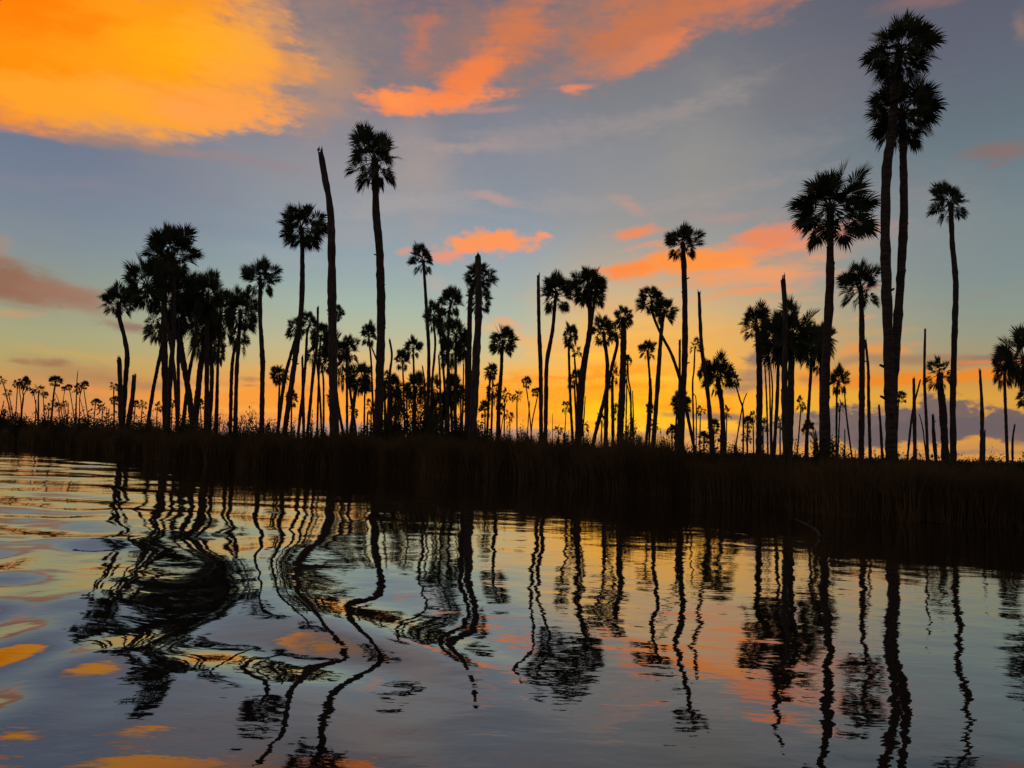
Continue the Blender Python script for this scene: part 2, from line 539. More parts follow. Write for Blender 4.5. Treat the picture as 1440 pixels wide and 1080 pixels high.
palm("little palm with a pale thin stem beside the V of trunks", 514, 528, 11, 556, "droop", 2.6, [(513, 550), (512, 606)], GX_)
snag("short stump near the foot of the tall lone palm", 2.8, [(517, 581), (516, 608)])
palm("slender palm with a small fan head crossing before the tall lone palm", 519, 453, 11, 480, "umb", 3, [(519, 478), (522, 510), (524, 560), (526, 608)], GM)
snag("thin dead stem slanting down to the tall lone palm's trunk", 2.8, [(520, 482), (530, 507), (538, 530), (544, 606)])
palm("tall lone palm towering mid-bank with a star head and dense hanging skirt", 527, 167, 43, 268, "umb", 12, [(528, 264), (529, 300), (534, 360), (536, 450), (534, 530), (532, 610)], skirt=True, boots=5)
snag("curved dead trunk bowing upward just past the tall lone palm", 4, [(548, 478), (551, 500), (548, 530), (545, 608)], jag=0.3)

# --- middle grove
palm("low crown right behind the curved dead trunk", 551, 526, 14, 556, "full", 4, [(550, 552), (548, 608)], GM)
palm("low dark palm in the thick of the bushes past the curved dead trunk", 556, 545, 11, 582, "ball", 4, [(556, 580), (556, 608)], GM)
palm("small slim palm, the shorter of the pair over the bushy mound", 566, 492, 10, 514, "umb", 2.6, [(566, 510), (568, 560), (569, 606)], GM)
palm("small slim palm, the taller of the pair over the bushy mound", 581, 473, 13, 497, "umb", 3.2, [(580, 492), (582, 525), (583, 606)], GM)
palm("bushy low palm growing out of the mound beneath the slim pair", 585, 524, 15, 562, "full", 6, [(583, 560), (582, 608)], GM)
snag("thin dead spike beside the narrow-headed tall palm", 2.8, [(594, 515), (597, 540), (598, 608)], jag=0.4)
palm("narrow-headed tall palm with hanging side tassels, above the middle grove", 595, 340, 20, 388, "umb", 5, [(596, 375), (600, 440), (603, 500), (601, 608)], skirt=False)
palm("grove palm close by the narrow-headed palm's stem, small crown", 611, 424, 13, 458, "full", 3.6, [(610, 455), (612, 485), (608, 535), (604, 608)], GM)
palm("grove palm with a small drooping crown overlapping its twin", 622, 434, 11, 462, "droop", 3.4, [(618, 460), (622, 500), (626, 560), (628, 608)], GM)
palm("grove palm with an open arching head standing above the grove crowns", 634, 404, 16, 438, "umb", 4, [(634, 428), (631, 450), (630, 520), (627, 608)], GM)
palm("grove palm with the densest wide crown before the headless trunk pair", 641, 447, 20, 492, "full", 4, [(641, 490), (641, 520), (640, 608)], GM)
palm("grove palm hanging low under the densest wide crown", 629, 474, 13, 514, "droop", 4, [(628, 505), (632, 530), (636, 608)], GM)
palm("grove palm half behind the headless trunk pair, low hanging crown", 653, 468, 13, 508, "ball", 3.2, [(655, 505), (655, 608)], GM)
palm("low dark grove palm in the tangle, crown below the grove's middle", 638, 527, 13, 568, "ball", 5, [(639, 565), (641, 608)], GM)
palm("low dark grove palm touching the thin broken pole's foot", 619, 552, 12, 592, "ball", 5, [(620, 588), (622, 608)], GM)
palm("short grove palm by the bushy mound's edge", 608, 528, 11, 560, "droop", 4.5, [(608, 556), (608, 608)], GM)
snag("thin broken pole among the low grove crowns", 3.4, [(617, 500), (619, 540), (620, 608)], jag=0.4)
palm("palm whose upper crown wraps the thick headless trunk", 673, 366, 24, 408, "full", 7.5, [(662, 415), (660, 480), (658, 610)], skirt=False)
palm("palm crown hanging lower around the same thick headless trunk", 672, 400, 21, 446, "droop", 4, [(672, 445), (666, 500), (666, 610)])
snag("thick headless trunk rising straight through a palm crown", 11, [(672, 359), (672.5, 380), (673, 440), (669, 520), (665, 612)], jag=0.1, top=0.72, flare=1.7, depth=39.2)
snag("thin dead pole close before the thick headless trunk", 2.6, [(652, 512), (651, 560), (650, 608)])
palm("well-formed medium palm with a leaning trunk past the thick headless trunk", 708, 456, 22, 500, "full", 5.6, [(706, 495), (705, 520), (702, 560), (700, 610)])
palm("small palm close under the well-formed medium palm", 690, 509, 10.5, 536, "full", 3.4, [(689, 534), (687, 570), (685, 608)], GX_)
palm("small drooping palm hugging the medium palm's trunk", 693, 532, 11, 572, "droop", 3.2, [(692, 570), (691, 608)], GX_)
palm("little round-headed background palm, first of the far round trio", 712, 544, 8, 566, "tiny", 2, [(710, 562), (709, 606)], GX_)
palm("little round-headed background palm, fullest of the far round trio", 728, 546, 8.5, 566, "tiny", 2, [(727, 566), (727, 608)], GX_)
palm("little low background palm under the far round trio", 716, 576, 8, 594, "tiny", 1.6, [(717, 592), (717, 608)], GX_)
snag("far thin stick leaning beneath the far round trio", 1.5, [(711, 568), (708, 585), (704, 608)])
palm("tiny slender palm before the straight headless pole", 740, 528, 7.5, 547, "tiny", 1.8, [(740, 543), (744, 575), (747, 610)], GX_)
palm("tiny leaning palm half hidden behind the straight headless pole", 754, 544, 7.5, 558, "tiny", 1.8, [(756, 556), (749, 590), (747, 610)], GX_)
snag("far thin stick touching the tiny slender palm", 1.6, [(745, 564), (743, 590), (742, 610)])

# --- the sunset glow
snag("straight headless pole touching the hanging-fronded palm's crown", 6, [(757, 387), (758, 460), (760, 510), (761, 612)], jag=0.08, top=0.75)
palm("palm with hanging fronds on a curved trunk beside the straight headless pole", 782, 380, 27, 442, "umb", 6, [(780, 432), (777, 465), (769, 510), (768, 560), (767, 612)])
palm("curved thick palm of the forked pair, bushy crown on top", 828, 373, 28, 434, "full", 8, [(828, 420), (830, 442), (828, 475), (818, 530), (812, 614)])
palm("thin second stem of the forked pair joining the thick one", 838, 386, 17, 418, "dome", 4, [(837, 412), (834, 440), (830, 470), (822, 530), (816, 614)])
palm("medium palm with a tall narrow crown beneath the forked pair", 803, 453, 13, 492, "full", 4, [(800, 488), (802, 560), (805, 614)], GS)
palm("small side crown leaning out of the tall narrow crowned palm", 812, 487, 8.5, 504, "tiny", 3, [(808, 500), (810, 530), (812, 560), (811, 614)], GS)
palm("ragged low crown between the stems under the forked pair", 808, 518, 14, 552, "spare", 3, [(808, 545), (811, 614)], GS)
snag("thin bare stick leaning just past the forked pair's foot", 2, [(823, 558), (821, 590), (818, 614)])
palm("tiny palm with hanging fronds low in the glow before the forked pair", 796, 563, 8, 582, "tiny", 1.5, [(796, 578), (794, 614)], GX_)
palm("bush palm on the horizon below the tiny hanging-fronded palm", 785, 596, 8, 612, "tiny", 1.5, [(785, 610), (785, 616)], GX_)
snag("hair-thin pole alone in the orange gap past the curved hanging-fronded palm", 1, [(777, 582), (777, 614)])
palm("palm with long hanging fronds crossed by a slanting trunk", 849, 441, 19, 488, "umb", 6, [(850, 480), (854, 510), (853, 560), (852, 614)], GS)
palm("palm on the strongly slanting trunk that leans under its neighbour", 866, 452, 13, 484, "droop", 5.4, [(868, 484), (862, 510), (850, 560), (836, 616)], GS)
palm("short-crowned palm on the very thick straight trunk in the glow", 877, 429, 15, 462, "full", 9.5, [(877, 455), (876, 520), (872, 616)], GS, skirt=False)
palm("ragged low crown behind the slanting trunk in the glow", 862, 508, 10, 548, "spare", 4.6, [(861, 545), (862, 614)], GS)
palm("tiny tuft showing past the very thick straight trunk", 883, 498, 6.5, 515, "tiny", 2, [(882, 515), (880, 614)], GS)
snag("slim bare trunk just past the very thick straight trunk", 2.6, [(883, 512), (884, 535), (887, 555), (887, 614)])
snag("thin bare stem slanting into the slim bare trunk", 2, [(880, 534), (886, 560), (890, 614)])
snag("short bare stick standing by the slim bare trunk's foot", 2, [(889.5, 550), (890.5, 580), (891, 614)])
palm("small palm with a drooping star head and a dead stem at its side", 911, 477, 14, 506, "umb", 3.8, [(911, 498), (914, 540), (912, 580), (909, 618)], GS)
snag("dead stem standing against the small drooping star palm", 3, [(915, 532), (916, 560), (913, 618)])
palm("crossed palm whose long bare stem slants behind the tall slim palm", 917, 401, 22, 442, "full", 4.6, [(917, 438), (927, 465), (945, 500), (957, 538), (967, 585), (978, 640)], depth=44, skirt=True)
palm("crossed palm with the upright stem and spiky bunched crown", 935, 418, 18, 456, "full", 6.2, [(932, 448), (929, 480), (925, 540), (919, 620)], depth=40)
palm("tall slim palm high over the brightest glow, small open head", 960, 312, 28, 366, "umb", 8.6, [(961, 355), (963, 420), (963, 500), (960, 560), (958, 634)], skirt=False, boots=4)
snag("dead stem pressed against the tall slim palm's lower trunk", 3.6, [(956, 478), (955.5, 540), (953, 634)], top=0.9)
palm("tiny sagging palm below the crossed pair, ball of dead leaf", 914, 566, 7, 581, "tiny", 2, [(914, 578), (910, 618)], GX_)
palm("low palm crown hidden behind the tall slim palm's trunk", 958, 548, 14, 584, "full", 3, [(952, 578), (950, 624)], GS, skirt=False)
palm("small palm with a flat ragged head beside the tall bare pole", 978, 474, 12, 498, "spare", 2.6, [(977, 494), (976, 520), (974, 545), (976, 628)], GS)
snag("thin crooked stem close beside the flat ragged-headed palm", 1.8, [(975, 553), (979, 565), (979, 628)])
palm("tiny palm between the tall bare pole and the flat ragged-headed palm", 986, 569, 7.5, 585, "tiny", 1.8, [(985, 583), (984, 628)], GX_)
snag("tall bare pole leaning into the dome-crowned palm", 6, [(983, 411), (985, 460), (988, 500), (996, 560), (1001, 638)], top=0.72)
palm("dark tuft clinging round the leaning tall bare pole", 992, 504, 13, 540, "full", 4, [(993, 538), (999, 580), (1003, 638)], GS, skirt=False)
palm("dome-crowned palm with a dense umbrella head", 1010, 496, 25, 548, "dome", 7, [(1010, 540), (1015, 570), (1018, 638)], GS, skirt=True)
palm("tiny palm tucked beside the dome-crowned palm's trunk", 1022, 569, 8, 591, "tiny", 1.8, [(1022, 586), (1021, 634)], GX_)
palm("bent little palm whose stem is crossed by a bare branch", 1033, 521, 11, 548, "spare", 2.6, [(1032, 532), (1040, 560), (1045, 580), (1045, 638)], GS)
snag("bare branch crossing the bent little palm like an X", 2, [(1050, 553), (1044, 572), (1033, 638)])
palm("low bush palm at the foot of the dome-crowned palm", 1013, 601, 9, 622, "tiny", 3, [(1014, 620), (1014, 640)], GX_)
palm("low bush palm at the foot of the tall bare pole", 990, 606, 10, 624, "tiny", 2.4, [(990, 622), (990, 636)], GX_)
palm("small ragged palm near the stem of the bent little palm", 1052, 584, 7, 604, "tiny", 2.6, [(1051, 602), (1051, 640)], GX_)
palm("small palm pressed to the straight trunk at the cluster's edge", 1059, 577, 7, 595, "tiny", 2, [(1059, 592), (1060, 640)], GX_)

# --- cluster round the flat-topped stump and the broad palm
palm("outer palm of the dark cluster with arching fronds over the puffy cloud", 1062, 426, 25, 482, "umb", 8.6, [(1066, 470), (1068, 540), (1067, 644)], GR)
palm("biggest shaggy crown of the dark cluster, spiky on top", 1116, 422, 38, 512, "ball", 9.5, [(1113, 495), (1112, 560), (1110, 644)], GR, skirt=True)
palm("shaggy crown of the dark cluster behind the flat-topped stump", 1090, 436, 27, 520, "ball", 5, [(1094, 500), (1093, 560), (1088, 644)], GR)
snag("flat-topped stump thrusting up through the dark cluster's crowns", 8, [(1101, 392), (1104, 430), (1104, 480), (1103, 560), (1105, 646)], top=0.78, flare=1.3, depth=27.0)
palm("palm with open lacy fronds between the dark cluster and the broad palm", 1142, 447, 23, 520, "full", 4.5, [(1141, 510), (1138, 560), (1133, 640)], GR, skirt=False)
palm("lower hanging crown half behind the broad palm's trunk", 1154, 478, 14, 530, "droop", 4, [(1154, 525), (1154, 640)], GR)
snag("thin curved pole between the cluster trunks, outermost of three", 2.5, [(1075, 505), (1078, 560), (1080, 644)])
snag("thin curved pole between the cluster trunks, middle of three", 2.4, [(1078, 500), (1082, 530), (1084, 644)])
snag("thin curved pole between the cluster trunks, nearest the stump", 2.5, [(1080, 495), (1086, 540), (1085, 600), (1086, 644)])
palm("tiny palm in the orange gap past the dark cluster", 1125, 555, 7.5, 580, "tiny", 2, [(1126, 577), (1121, 640)], GX_)
palm("broad-crowned big palm, widest head of all, with hanging side clumps", 1168, 230, 65, 340, "full", 12, [(1168, 310), (1167, 400), (1163, 480), (1160, 560), (1158, 648)], GR, skirt=False, boots=2)
palm("fan of stiff fronds sticking out past the broad palm's trunk", 1160, 452, 17, 505, "ball", 4, [(1161, 500), (1163, 560), (1165, 648)], GR, back=2, skirt=False)
palm("round-headed palm beside the broad palm with a dead stem at its waist", 1210, 365, 31, 434, "umb", 8, [(1211, 415), (1212, 470), (1212, 560), (1211, 650)], GR, skirt=False, boots=3)
snag("dead stem leaning on the round-headed palm's trunk", 4.4, [(1217, 478), (1221, 520), (1221.5, 560), (1224, 650)], jag=0.3)
palm("small two-tiered palm past the broad palm, ball of dead leaf beneath", 1180, 510, 13, 556, "umb", 3, [(1177, 550), (1176, 648)], GR, skirt=True)
palm("tiny palm under the small two-tiered palm", 1182, 561, 6.5, 580, "tiny", 2, [(1181, 577), (1178, 648)], GX_)
snag("long thin leaning stick beside the small two-tiered palm", 2.4, [(1187, 545), (1191, 590), (1199, 650)])
snag("short straight stick beneath the long thin leaning stick", 2, [(1188, 604), (1188, 650)])
snag("thin dead stem just behind the broad palm's trunk", 2, [(1165, 560), (1167, 600), (1167, 648)])

# --- twin palms and beyond
palm("taller of the twin palms, the highest crown in the picture", 1265, 22, 49, 122, "full", 13.5, [(1258, 125), (1255, 180), (1247, 240), (1245, 330), (1248, 450), (1251, 540), (1253, 656)], GR, depth=23.4, boots=5)
palm("shorter of the twin palms, crown hanging just under the highest one", 1268, 104, 50, 206, "full", 12, [(1270, 206), (1271, 300), (1266, 400), (1259, 500), (1256, 560), (1255, 656)], GR, depth=23.9, boots=3)
palm("slim solitary palm with a small neat head beyond the twin palms", 1337, 249, 30, 314, "umb", 8, [(1337, 295), (1339, 340), (1344, 395), (1343, 450), (1340, 560), (1341, 660)], GR, skirt=False)
snag("bare leaning pole just before the twin palms", 3.8, [(1236, 570), (1239, 610), (1241, 652)])
palm("tiny palm peeping out behind the twin palms' trunk", 1268, 549, 8, 567, "tiny", 2, [(1264, 562), (1262, 600), (1258, 650)], GX_)
snag("blunt bare trunk crossed by a leaning thinner one", 5, [(1285, 532), (1286, 600), (1287, 656)])
snag("thinner leaning bare trunk crossing the blunt one", 3, [(1294, 535), (1283, 582), (1275, 656)])
snag("tallest thin bare pole beyond the twin palms", 4, [(1301, 463), (1300, 530), (1303, 600), (1305, 656)])
snag("thin dead twig slanting into the tallest thin bare pole", 1.8, [(1293, 583), (1298, 605), (1303, 650)])
snag("short stump with a broken arm beside the stout ragged palm", 5, [(1312, 584), (1313, 610), (1317, 656)], jag=0.3, boots=2)
palm("stout ragged palm on a thick short trunk before the slim solitary palm", 1322, 498, 22, 550, "spare", 10, [(1322, 540), (1326, 580), (1330, 656)], GR, skirt=True)
snag("leaning dead pole alone past the slim solitary palm", 5, [(1378, 521), (1381, 580), (1380, 660)], top=0.6)
snag("short dead stick touching the lone leaning dead pole", 2.6, [(1385, 605), (1384, 656)])
palm("palm with a narrow dark crown on a thin trunk near the picture's edge", 1413, 484, 17, 548, "full", 4, [(1413, 545), (1415, 600), (1417, 662)], GR)
palm("big crowned palm cut by the picture's edge, trunk outside", 1440, 458, 36, 545, "full", 8, [(1443, 540), (1448, 660)], GR, depth=27)
palm("low crown at the very edge under the big cut-off crown", 1446, 540, 14, 575, "full", 4, [(1449, 572), (1452, 660)], GR)
snag("short bent dead stick by the thin-trunked edge palm", 3, [(1427, 597), (1424, 620), (1424, 658)])

# --- small background palms filling the grove
for a in (
    ("small background palm between the leaning parallel trunks and the flat-topped short trunk", 410, 548, 9, 574, 2.4, 409),
    ("small background palm in front of the pole's foot, ragged head", 466, 545, 9, 572, 2.2, 468),
    ("low background palm inside the V of trunks", 496, 566, 8, 588, 2, 497),
    ("low background palm just before the tall lone palm's trunk", 522, 560, 9, 584, 2.2, 521),
    ("background palm behind the tall lone palm, head just clear of its trunk", 541, 520, 11, 548, 2.8, 541),
    ("background palm low between the mound's slim pair", 572, 536, 10, 562, 2.6, 573),
    ("background palm at the narrow-headed palm's foot", 600, 548, 11, 578, 2.8, 600),
    ("background palm filling the gap under the arching-headed grove palm", 631, 545, 11, 574, 2.8, 631),
    ("background palm under the densest grove crown, small dark head", 648, 540, 10, 568, 2.6, 648),
    ("background palm against the thick headless trunk's inner edge", 657, 556, 10, 586, 2.6, 657),
    ("background palm under the small hugging pair by the medium palm", 682, 562, 9, 588, 2.2, 682),
    ("background palm low between the medium palm and the far round trio", 703, 566, 7, 584, 1.8, 703),
    ("background palm at the forked pair's foot, squat", 820, 588, 9, 610, 2.2, 820),
    ("background palm beneath the slanting trunk in the glow", 846, 580, 8, 602, 2, 846),
    ("background palm at the very thick straight trunk's foot", 869, 566, 10, 594, 2.6, 868),
    ("background palm between the small drooping star palm and the crossed pair", 920, 588, 8, 608, 2, 921),
    ("background palm low before the tall slim palm", 945, 596, 9, 618, 2.2, 945),
    ("background palm under the dome-crowned palm's lean neighbour", 1004, 588, 8, 610, 2, 1004),
    ("background palm between the X branch and the dark cluster", 1050, 604, 8, 624, 2, 1051),
    ("background palm under the dark cluster's outer palm", 1073, 586, 9, 612, 2.2, 1073),
    ("background palm beneath the flat-topped stump's trunk", 1097, 580, 9, 606, 2.2, 1097),
    ("background palm below the lacy-fronded palm", 1136, 590, 9, 614, 2.2, 1136),
):
    lb, x, y0, h_, y1, w_, bx = a
    palm(lb, x, y0, h_, y1, "spare" if h_ > 9 else "tiny", w_, [(x, y1 - 2), (bx, 640)], GX_)



# ------------------------------------------------------------------ shrubs
def make_shrub(seed, dense):
    rnd = random.Random(seed)
    st, lf = MB(), MB()
    tips = []

    def grow(p, d, L, r, lev):
        n = 3
        pts = [p]
        for i in range(n):
            d2 = d + np.array((rnd.gauss(0, .18), rnd.gauss(0, .18), rnd.gauss(0.03, .1)))
            d = d2 / np.linalg.norm(d2)
            pts.append(pts[-1] + d * L / n)
        tube(st, pts[::-1], [r * (0.55 + 0.45 * i / n) for i in range(n + 1)], sides=4, cap=False)
        tips.extend(pts[1:] if lev else pts[2:])
        if lev < 2:
            for _ in range(3 if lev else 4):
                q = pts[rnd.randrange(1, n + 1)]
                e = d + np.array((rnd.gauss(0, .6), rnd.gauss(0, .6), rnd.gauss(.15, .3)))
                grow(q, e / np.linalg.norm(e), L * rnd.uniform(.5, .75), r * .5, lev + 1)
    for i in range(6):
        az = rnd.random() * 6.28
        t = rnd.uniform(0.1, 0.75)
        grow(np.array((math.cos(az) * .08, math.sin(az) * .08, 0)), np.array((math.cos(az) * t, math.sin(az) * t, 1.0)) / math.hypot(t, 1), rnd.uniform(.4, .62), .02, 0)
    for p in tips:
        for _ in range(dense):
            q = p + np.array([rnd.gauss(0, .055) for _ in range(3)])
            a = np.array([rnd.gauss(0, 1) for _ in range(3)])
            a = a / np.linalg.norm(a)
            b = np.cross(a, [rnd.gauss(0, 1) for _ in range(3)])
            b = b / np.linalg.norm(b)
            l, w = rnd.uniform(.035, .07), rnd.uniform(.014, .028)
            lf.add([q, q + a * l * .5 + b * w, q + a * l, q + a * l * .5 - b * w], [(0, 1, 2, 3)])
    V = np.array(st.v + lf.v)
    return (st.mesh("stems", M_TWIG), lf.mesh("foliage", M_SHRUB), float(np.percentile(V[:, 2], 99)),
            float(np.percentile(np.hypot(V[:, 0], V[:, 1]), 95)))


SHRUBS = {"leafy": [make_shrub(500, 9), make_shrub(501, 9), make_shrub(502, 10)],
          "twiggy": [make_shrub(510, 2), make_shrub(511, 3)]}


def shrub(label, cx, top, hw, kind="leafy", off=4.0, group="shrubs along the top of the bank"):
    depth = shore_depth(cx) + off
    p = at(cx, top, depth)
    gz = ground_at(p)
    k = COUNT.setdefault(kind, 0)
    COUNT[kind] += 1
    sm, lm, h, r = SHRUBS[kind][k % len(SHRUBS[kind])]
    root = link("shrub", None, loc=(p[0], p[1], gz - 0.05))
    tag(root, label, "shrub", group)
    sz = max(0.4, p[2] - gz) / h
    sx = hw * depth / FPX / r
    rz = random.random() * 6.28
    for nm, me in (("stems", sm), ("foliage", lm)):
        o = link(nm, me, root)
        o.scale = (sx, sx, sz)
        o.rotation_euler = (0, 0, rz)
    return root


for a in (
    ("rounded dark bush at the picture's edge under the outermost far palm", 4, 576, 15), ("second rounded dark bush beside the outermost leaning far stick", 30, 580, 17),
    ("dark bush below the squat far palm", 58, 586, 17), ("dark bush below the neat round far palm", 84, 589, 15),
    ("low dark bush under the flat star-shaped far palm", 122, 594, 15), ("low bush at the foot of the two splintered trunks", 196, 596, 14),
    ("low bush under the dense clump's slanting outer trunk", 214, 590, 12), ("low bush between the feet of the dense clump", 262, 584, 14),
    ("bush at the feet of the double trunks", 292, 586, 14), ("twiggy bush just past the dense clump, tallest of three", 352, 572, 15, "twiggy"),
    ("twiggy bush at the clump's outer paired stems", 333, 576, 12, "twiggy"), ("sparse bush at the trailing-skirted palm's foot", 316, 582, 13, "twiggy"),
    ("leafy bush between the slim palm and the slanting parallel trunks", 379, 594, 12), ("leafy bush at the foot of the slanting parallel trunks", 405, 597, 14),
    ("sparse twiggy bush beside the flat-topped pole", 442, 582, 12, "twiggy"), ("low bush before the tall headless trunk", 458, 602, 12),
    ("low bush at the foot of the V of trunks", 500, 602, 14), ("bush at the foot of the tall lone palm", 545, 590, 13),
    ("dense bush of the mound under the slim pair, broadest", 585, 556, 26), ("dense bush flanking the mound by the curved dead trunk", 562, 574, 16),
    ("dense bush flanking the mound by the narrow-headed palm", 612, 574, 16), ("dense bush beneath the densest grove crown", 642, 584, 16),
    ("low bush past the thick headless trunk", 684, 603, 12), ("low bush under the far round trio", 715, 604, 14),
    ("low bush by the straight headless pole", 742, 602, 13), ("twiggy plant at the curved hanging-fronded palm's foot", 768, 594, 9, "twiggy"),
    ("low bush between pole and forked pair", 792, 608, 12), ("low bush just past the forked pair", 826, 610, 12),
    ("bush at the feet of the very thick straight trunk", 880, 590, 13), ("low bush past the slim bare trunk", 900, 612, 12),
    ("low bush under the crossed pair", 938, 614, 12), ("bush at the tall slim palm's foot", 962, 612, 13),
    ("twiggy plant between the pole and dome-crowned palm", 1004, 618, 11, "twiggy"), ("low bush before the bent little palm", 1034, 624, 12),
    ("twiggy bush under the dark cluster", 1076, 626, 12, "twiggy"), ("low bush under the flat-topped stump", 1118, 628, 13),
    ("tangled bush at the broad palm's foot, taller", 1146, 606, 15), ("low bush just past the broad palm", 1172, 618, 14),
    ("sparse bush at the leaning thin stick's foot", 1200, 638, 11, "twiggy"), ("low bush before the twin palms", 1228, 642, 12),
    ("twiggy bush behind the twin palms' foot", 1268, 634, 12, "twiggy"), ("twiggy plant by the thinner leaning bare trunk", 1294, 632, 11, "twiggy"),
    ("low bush past the slim solitary palm", 1356, 648, 12), ("rounded low bush at the lone leaning dead pole", 1396, 641, 12),
    ("rounded low bush by the thin-trunked edge palm", 1428, 646, 14),
):
    shrub(*a)



# ------------------------------------------------------------------ fallen branch at the foot of the bank
d_ = shore_depth(1135)
pts = [at(1116, 729, 15.5), at(1132, 737, 15.4), at(1147, 745, 15.3), at(1153, 754, 15.2)]
pts = [np.array((p[0], p[1], max(p[2], -0.05))) for p in pts]
mb = MB()
b0 = pts[-1].copy()
P = catmull(pts, 14)
tube(mb, [p - b0 for p in P], [0.014 + 0.014 * i / 13 for i in range(14)], sides=6, rough=0.2)
q = P[5] - b0
tube(mb, [q + np.array((0.16, 0.02, 0.10)), q], [0.006, 0.012], sides=5)
o = link("fallen_branch", mb.mesh("fallen_branch", M_DRIFT, True), loc=b0)
tag(o, "thin pale fallen branch sticking out of the water before the dark bank", "branch")


# ------------------------------------------------------------------ ground
def numpy_mesh(name, V, F, mat, smooth=False):
    me = bpy.data.meshes.new(name)
    V = np.asarray(V, dtype=np.float32)
    F = np.asarray(F, dtype=np.int32)
    k = F.shape[1]
    me.vertices.add(len(V))
    me.vertices.foreach_set("co", V.ravel())
    me.loops.add(F.size)
    me.loops.foreach_set("vertex_index", F.ravel())
    me.polygons.add(len(F))
    me.polygons.foreach_set("loop_start", np.arange(0, F.size, k, dtype=np.int32))
    me.polygons.foreach_set("loop_total", np.full(len(F), k, dtype=np.int32))
    if smooth:
        me.polygons.foreach_set("use_smooth", np.ones(len(F), dtype=bool))
    me.materials.append(mat)
    me.update(calc_edges=True)
    me.validate()
    return me


def grid_faces(nx, ny):
    i = np.arange(ny - 1)[:, None] * nx + np.arange(nx - 1)[None, :]
    i = i.ravel()
    return np.stack([i, i + 1, i + 1 + nx, i + nx], 1)


gx = np.concatenate([[-6000, -3000, -1500, -800, -450, -260, -180], np.arange(-140, 45, 0.5), [50, 70, 110, 200, 500, 1200, 3000, 6000]])
off = np.array([-3, -1.5, -0.6, -0.2, 0.0, 0.2, 0.5, 0.9, 1.5, 2.2, 3, 4, 5.5, 7.5, 10, 14, 20, 30, 45, 70, 120, 220, 450, 1000, 2500, 6000, 9000])
GX, OF = np.meshgrid(gx, off)
GZ = ground_z(OF) + np.where((OF > -0.5) & (OF < 300), 0.05 * np.sin(GX * 1.9 + OF * 0.7) * np.clip(OF + .6, 0, 1) + 0.04 * np.sin(GX * 4.7 - OF * 2.1) * np.clip(OF + .6, 0, 1), 0)
GV = np.stack([GX, shore(GX) + OF, GZ], -1).reshape(-1, 3)
o = link("ground", numpy_mesh("ground", GV, grid_faces(len(gx), len(off)), M_MUD, True))
tag(o, "dark low marsh ground behind the water", None, None, "structure")


# ------------------------------------------------------------------ marsh grass (uncountable)
def blades(n, x0, x1, o0, o1, hmin, hmax, w, lean=0.25, clump=0.8):
    x = rng.uniform(x0, x1, n)
    of = o0 + (o1 - o0) * rng.random(n) ** 1.2
    y = shore(x) + of
    z = ground_z(of) - 0.03
    h = rng.uniform(hmin, hmax, n) * (1 + 0.13 * np.sin(x * 1.3 + of) + 0.10 * np.sin(x * 3.7 - of * 1.9) + 0.07 * np.sin(x * 9.1 + of * 3))
    an = rng.uniform(0, 2 * np.pi, n)
    wx, wy = np.cos(an) * w, np.sin(an) * w
    la = rng.uniform(0, 2 * np.pi, n)
    ll = np.abs(rng.normal(0, lean, n)) * h
    lx, ly = np.cos(la) * ll, np.sin(la) * ll
    V = np.empty((n, 5, 3))
    V[:, 0] = np.stack([x - wx, y - wy, z], 1)
    V[:, 1] = np.stack([x + wx, y + wy, z], 1)
    V[:, 2] = np.stack([x + wx * .8 + lx * .35, y + wy * .8 + ly * .35, z + h * .6], 1)
    V[:, 3] = np.stack([x - wx * .8 + lx * .35, y - wy * .8 + ly * .35, z + h * .6], 1)
    V[:, 4] = np.stack([x + lx, y + ly, z + h * (1 - 0.25 * (ll / h) ** 2)], 1)
    return V


parts = [
    blades(34000, 4, 34, -0.1, 1.4, 1.1, 1.42, 0.012),
    blades(26000, 4, 34, 1.0, 6.0, 0.9, 1.30, 0.014),
    blades(9000, 4, 40, 5.0, 25, 0.6, 1.0, 0.02),
    blades(16000, -10, 6, -0.1, 1.8, 1.45, 1.95, 0.015),
    blades(12000, -10, 6, 1.5, 7.0, 1.4, 1.95, 0.016),
    blades(26000, -60, -8, -0.1, 2.0, 1.3, 1.9, 0.018),
    blades(26000, -60, -8, 1.0, 8.0, 1.2, 1.9, 0.02),
    blades(9000, -100, -6, 6.0, 40, 0.7, 1.2, 0.03),
    blades(14000, -150, -50, -0.1, 9.0, 1.5, 2.4, 0.035),
    blades(4000, 30, 70, 0, 8, 0.8, 1.3, 0.03),
]
V = np.concatenate(parts)
n = len(V)
V = V.reshape(-1, 3)
b = np.arange(n)[:, None] * 5
F = np.concatenate([b + np.array([0, 1, 2]), b + np.array([0, 2, 3]), b + np.array([3, 2, 4])])
o = link("marsh_grass", numpy_mesh("marsh_grass", V, F, M_GRASS))
tag(o, "dense dark marsh grass covering the whole bank", "grass", None, "stuff")


# low leafy ground cover between the shrubs (uncountable)
def leaves(n, x0, x1, o0, o1, hmax, s):
    x = rng.uniform(x0, x1, n)
    of = rng.uniform(o0, o1, n)
    top = hmax * (0.62 + 0.22 * np.sin(x * 0.83 + 0.4 * of) + 0.16 * np.sin(x * 2.1 + 1 - 0.6 * of) + 0.12 * np.sin(x * 5.7 + of * 1.7))
    z = ground_z(of) + top * np.sqrt(rng.random(n))
    P = np.stack([x, shore(x) + of, z], 1)
    a = rng.normal(size=(n, 3))
    a /= np.linalg.norm(a, axis=1)[:, None]
    c = np.cross(a, rng.normal(size=(n, 3)))
    c /= np.linalg.norm(c, axis=1)[:, None]
    L = s * rng.uniform(.6, 1.3, (n, 1))
    V = np.stack([P - a * L, P + c * L * .45, P + a * L, P - c * L * .45], 1)
    return V


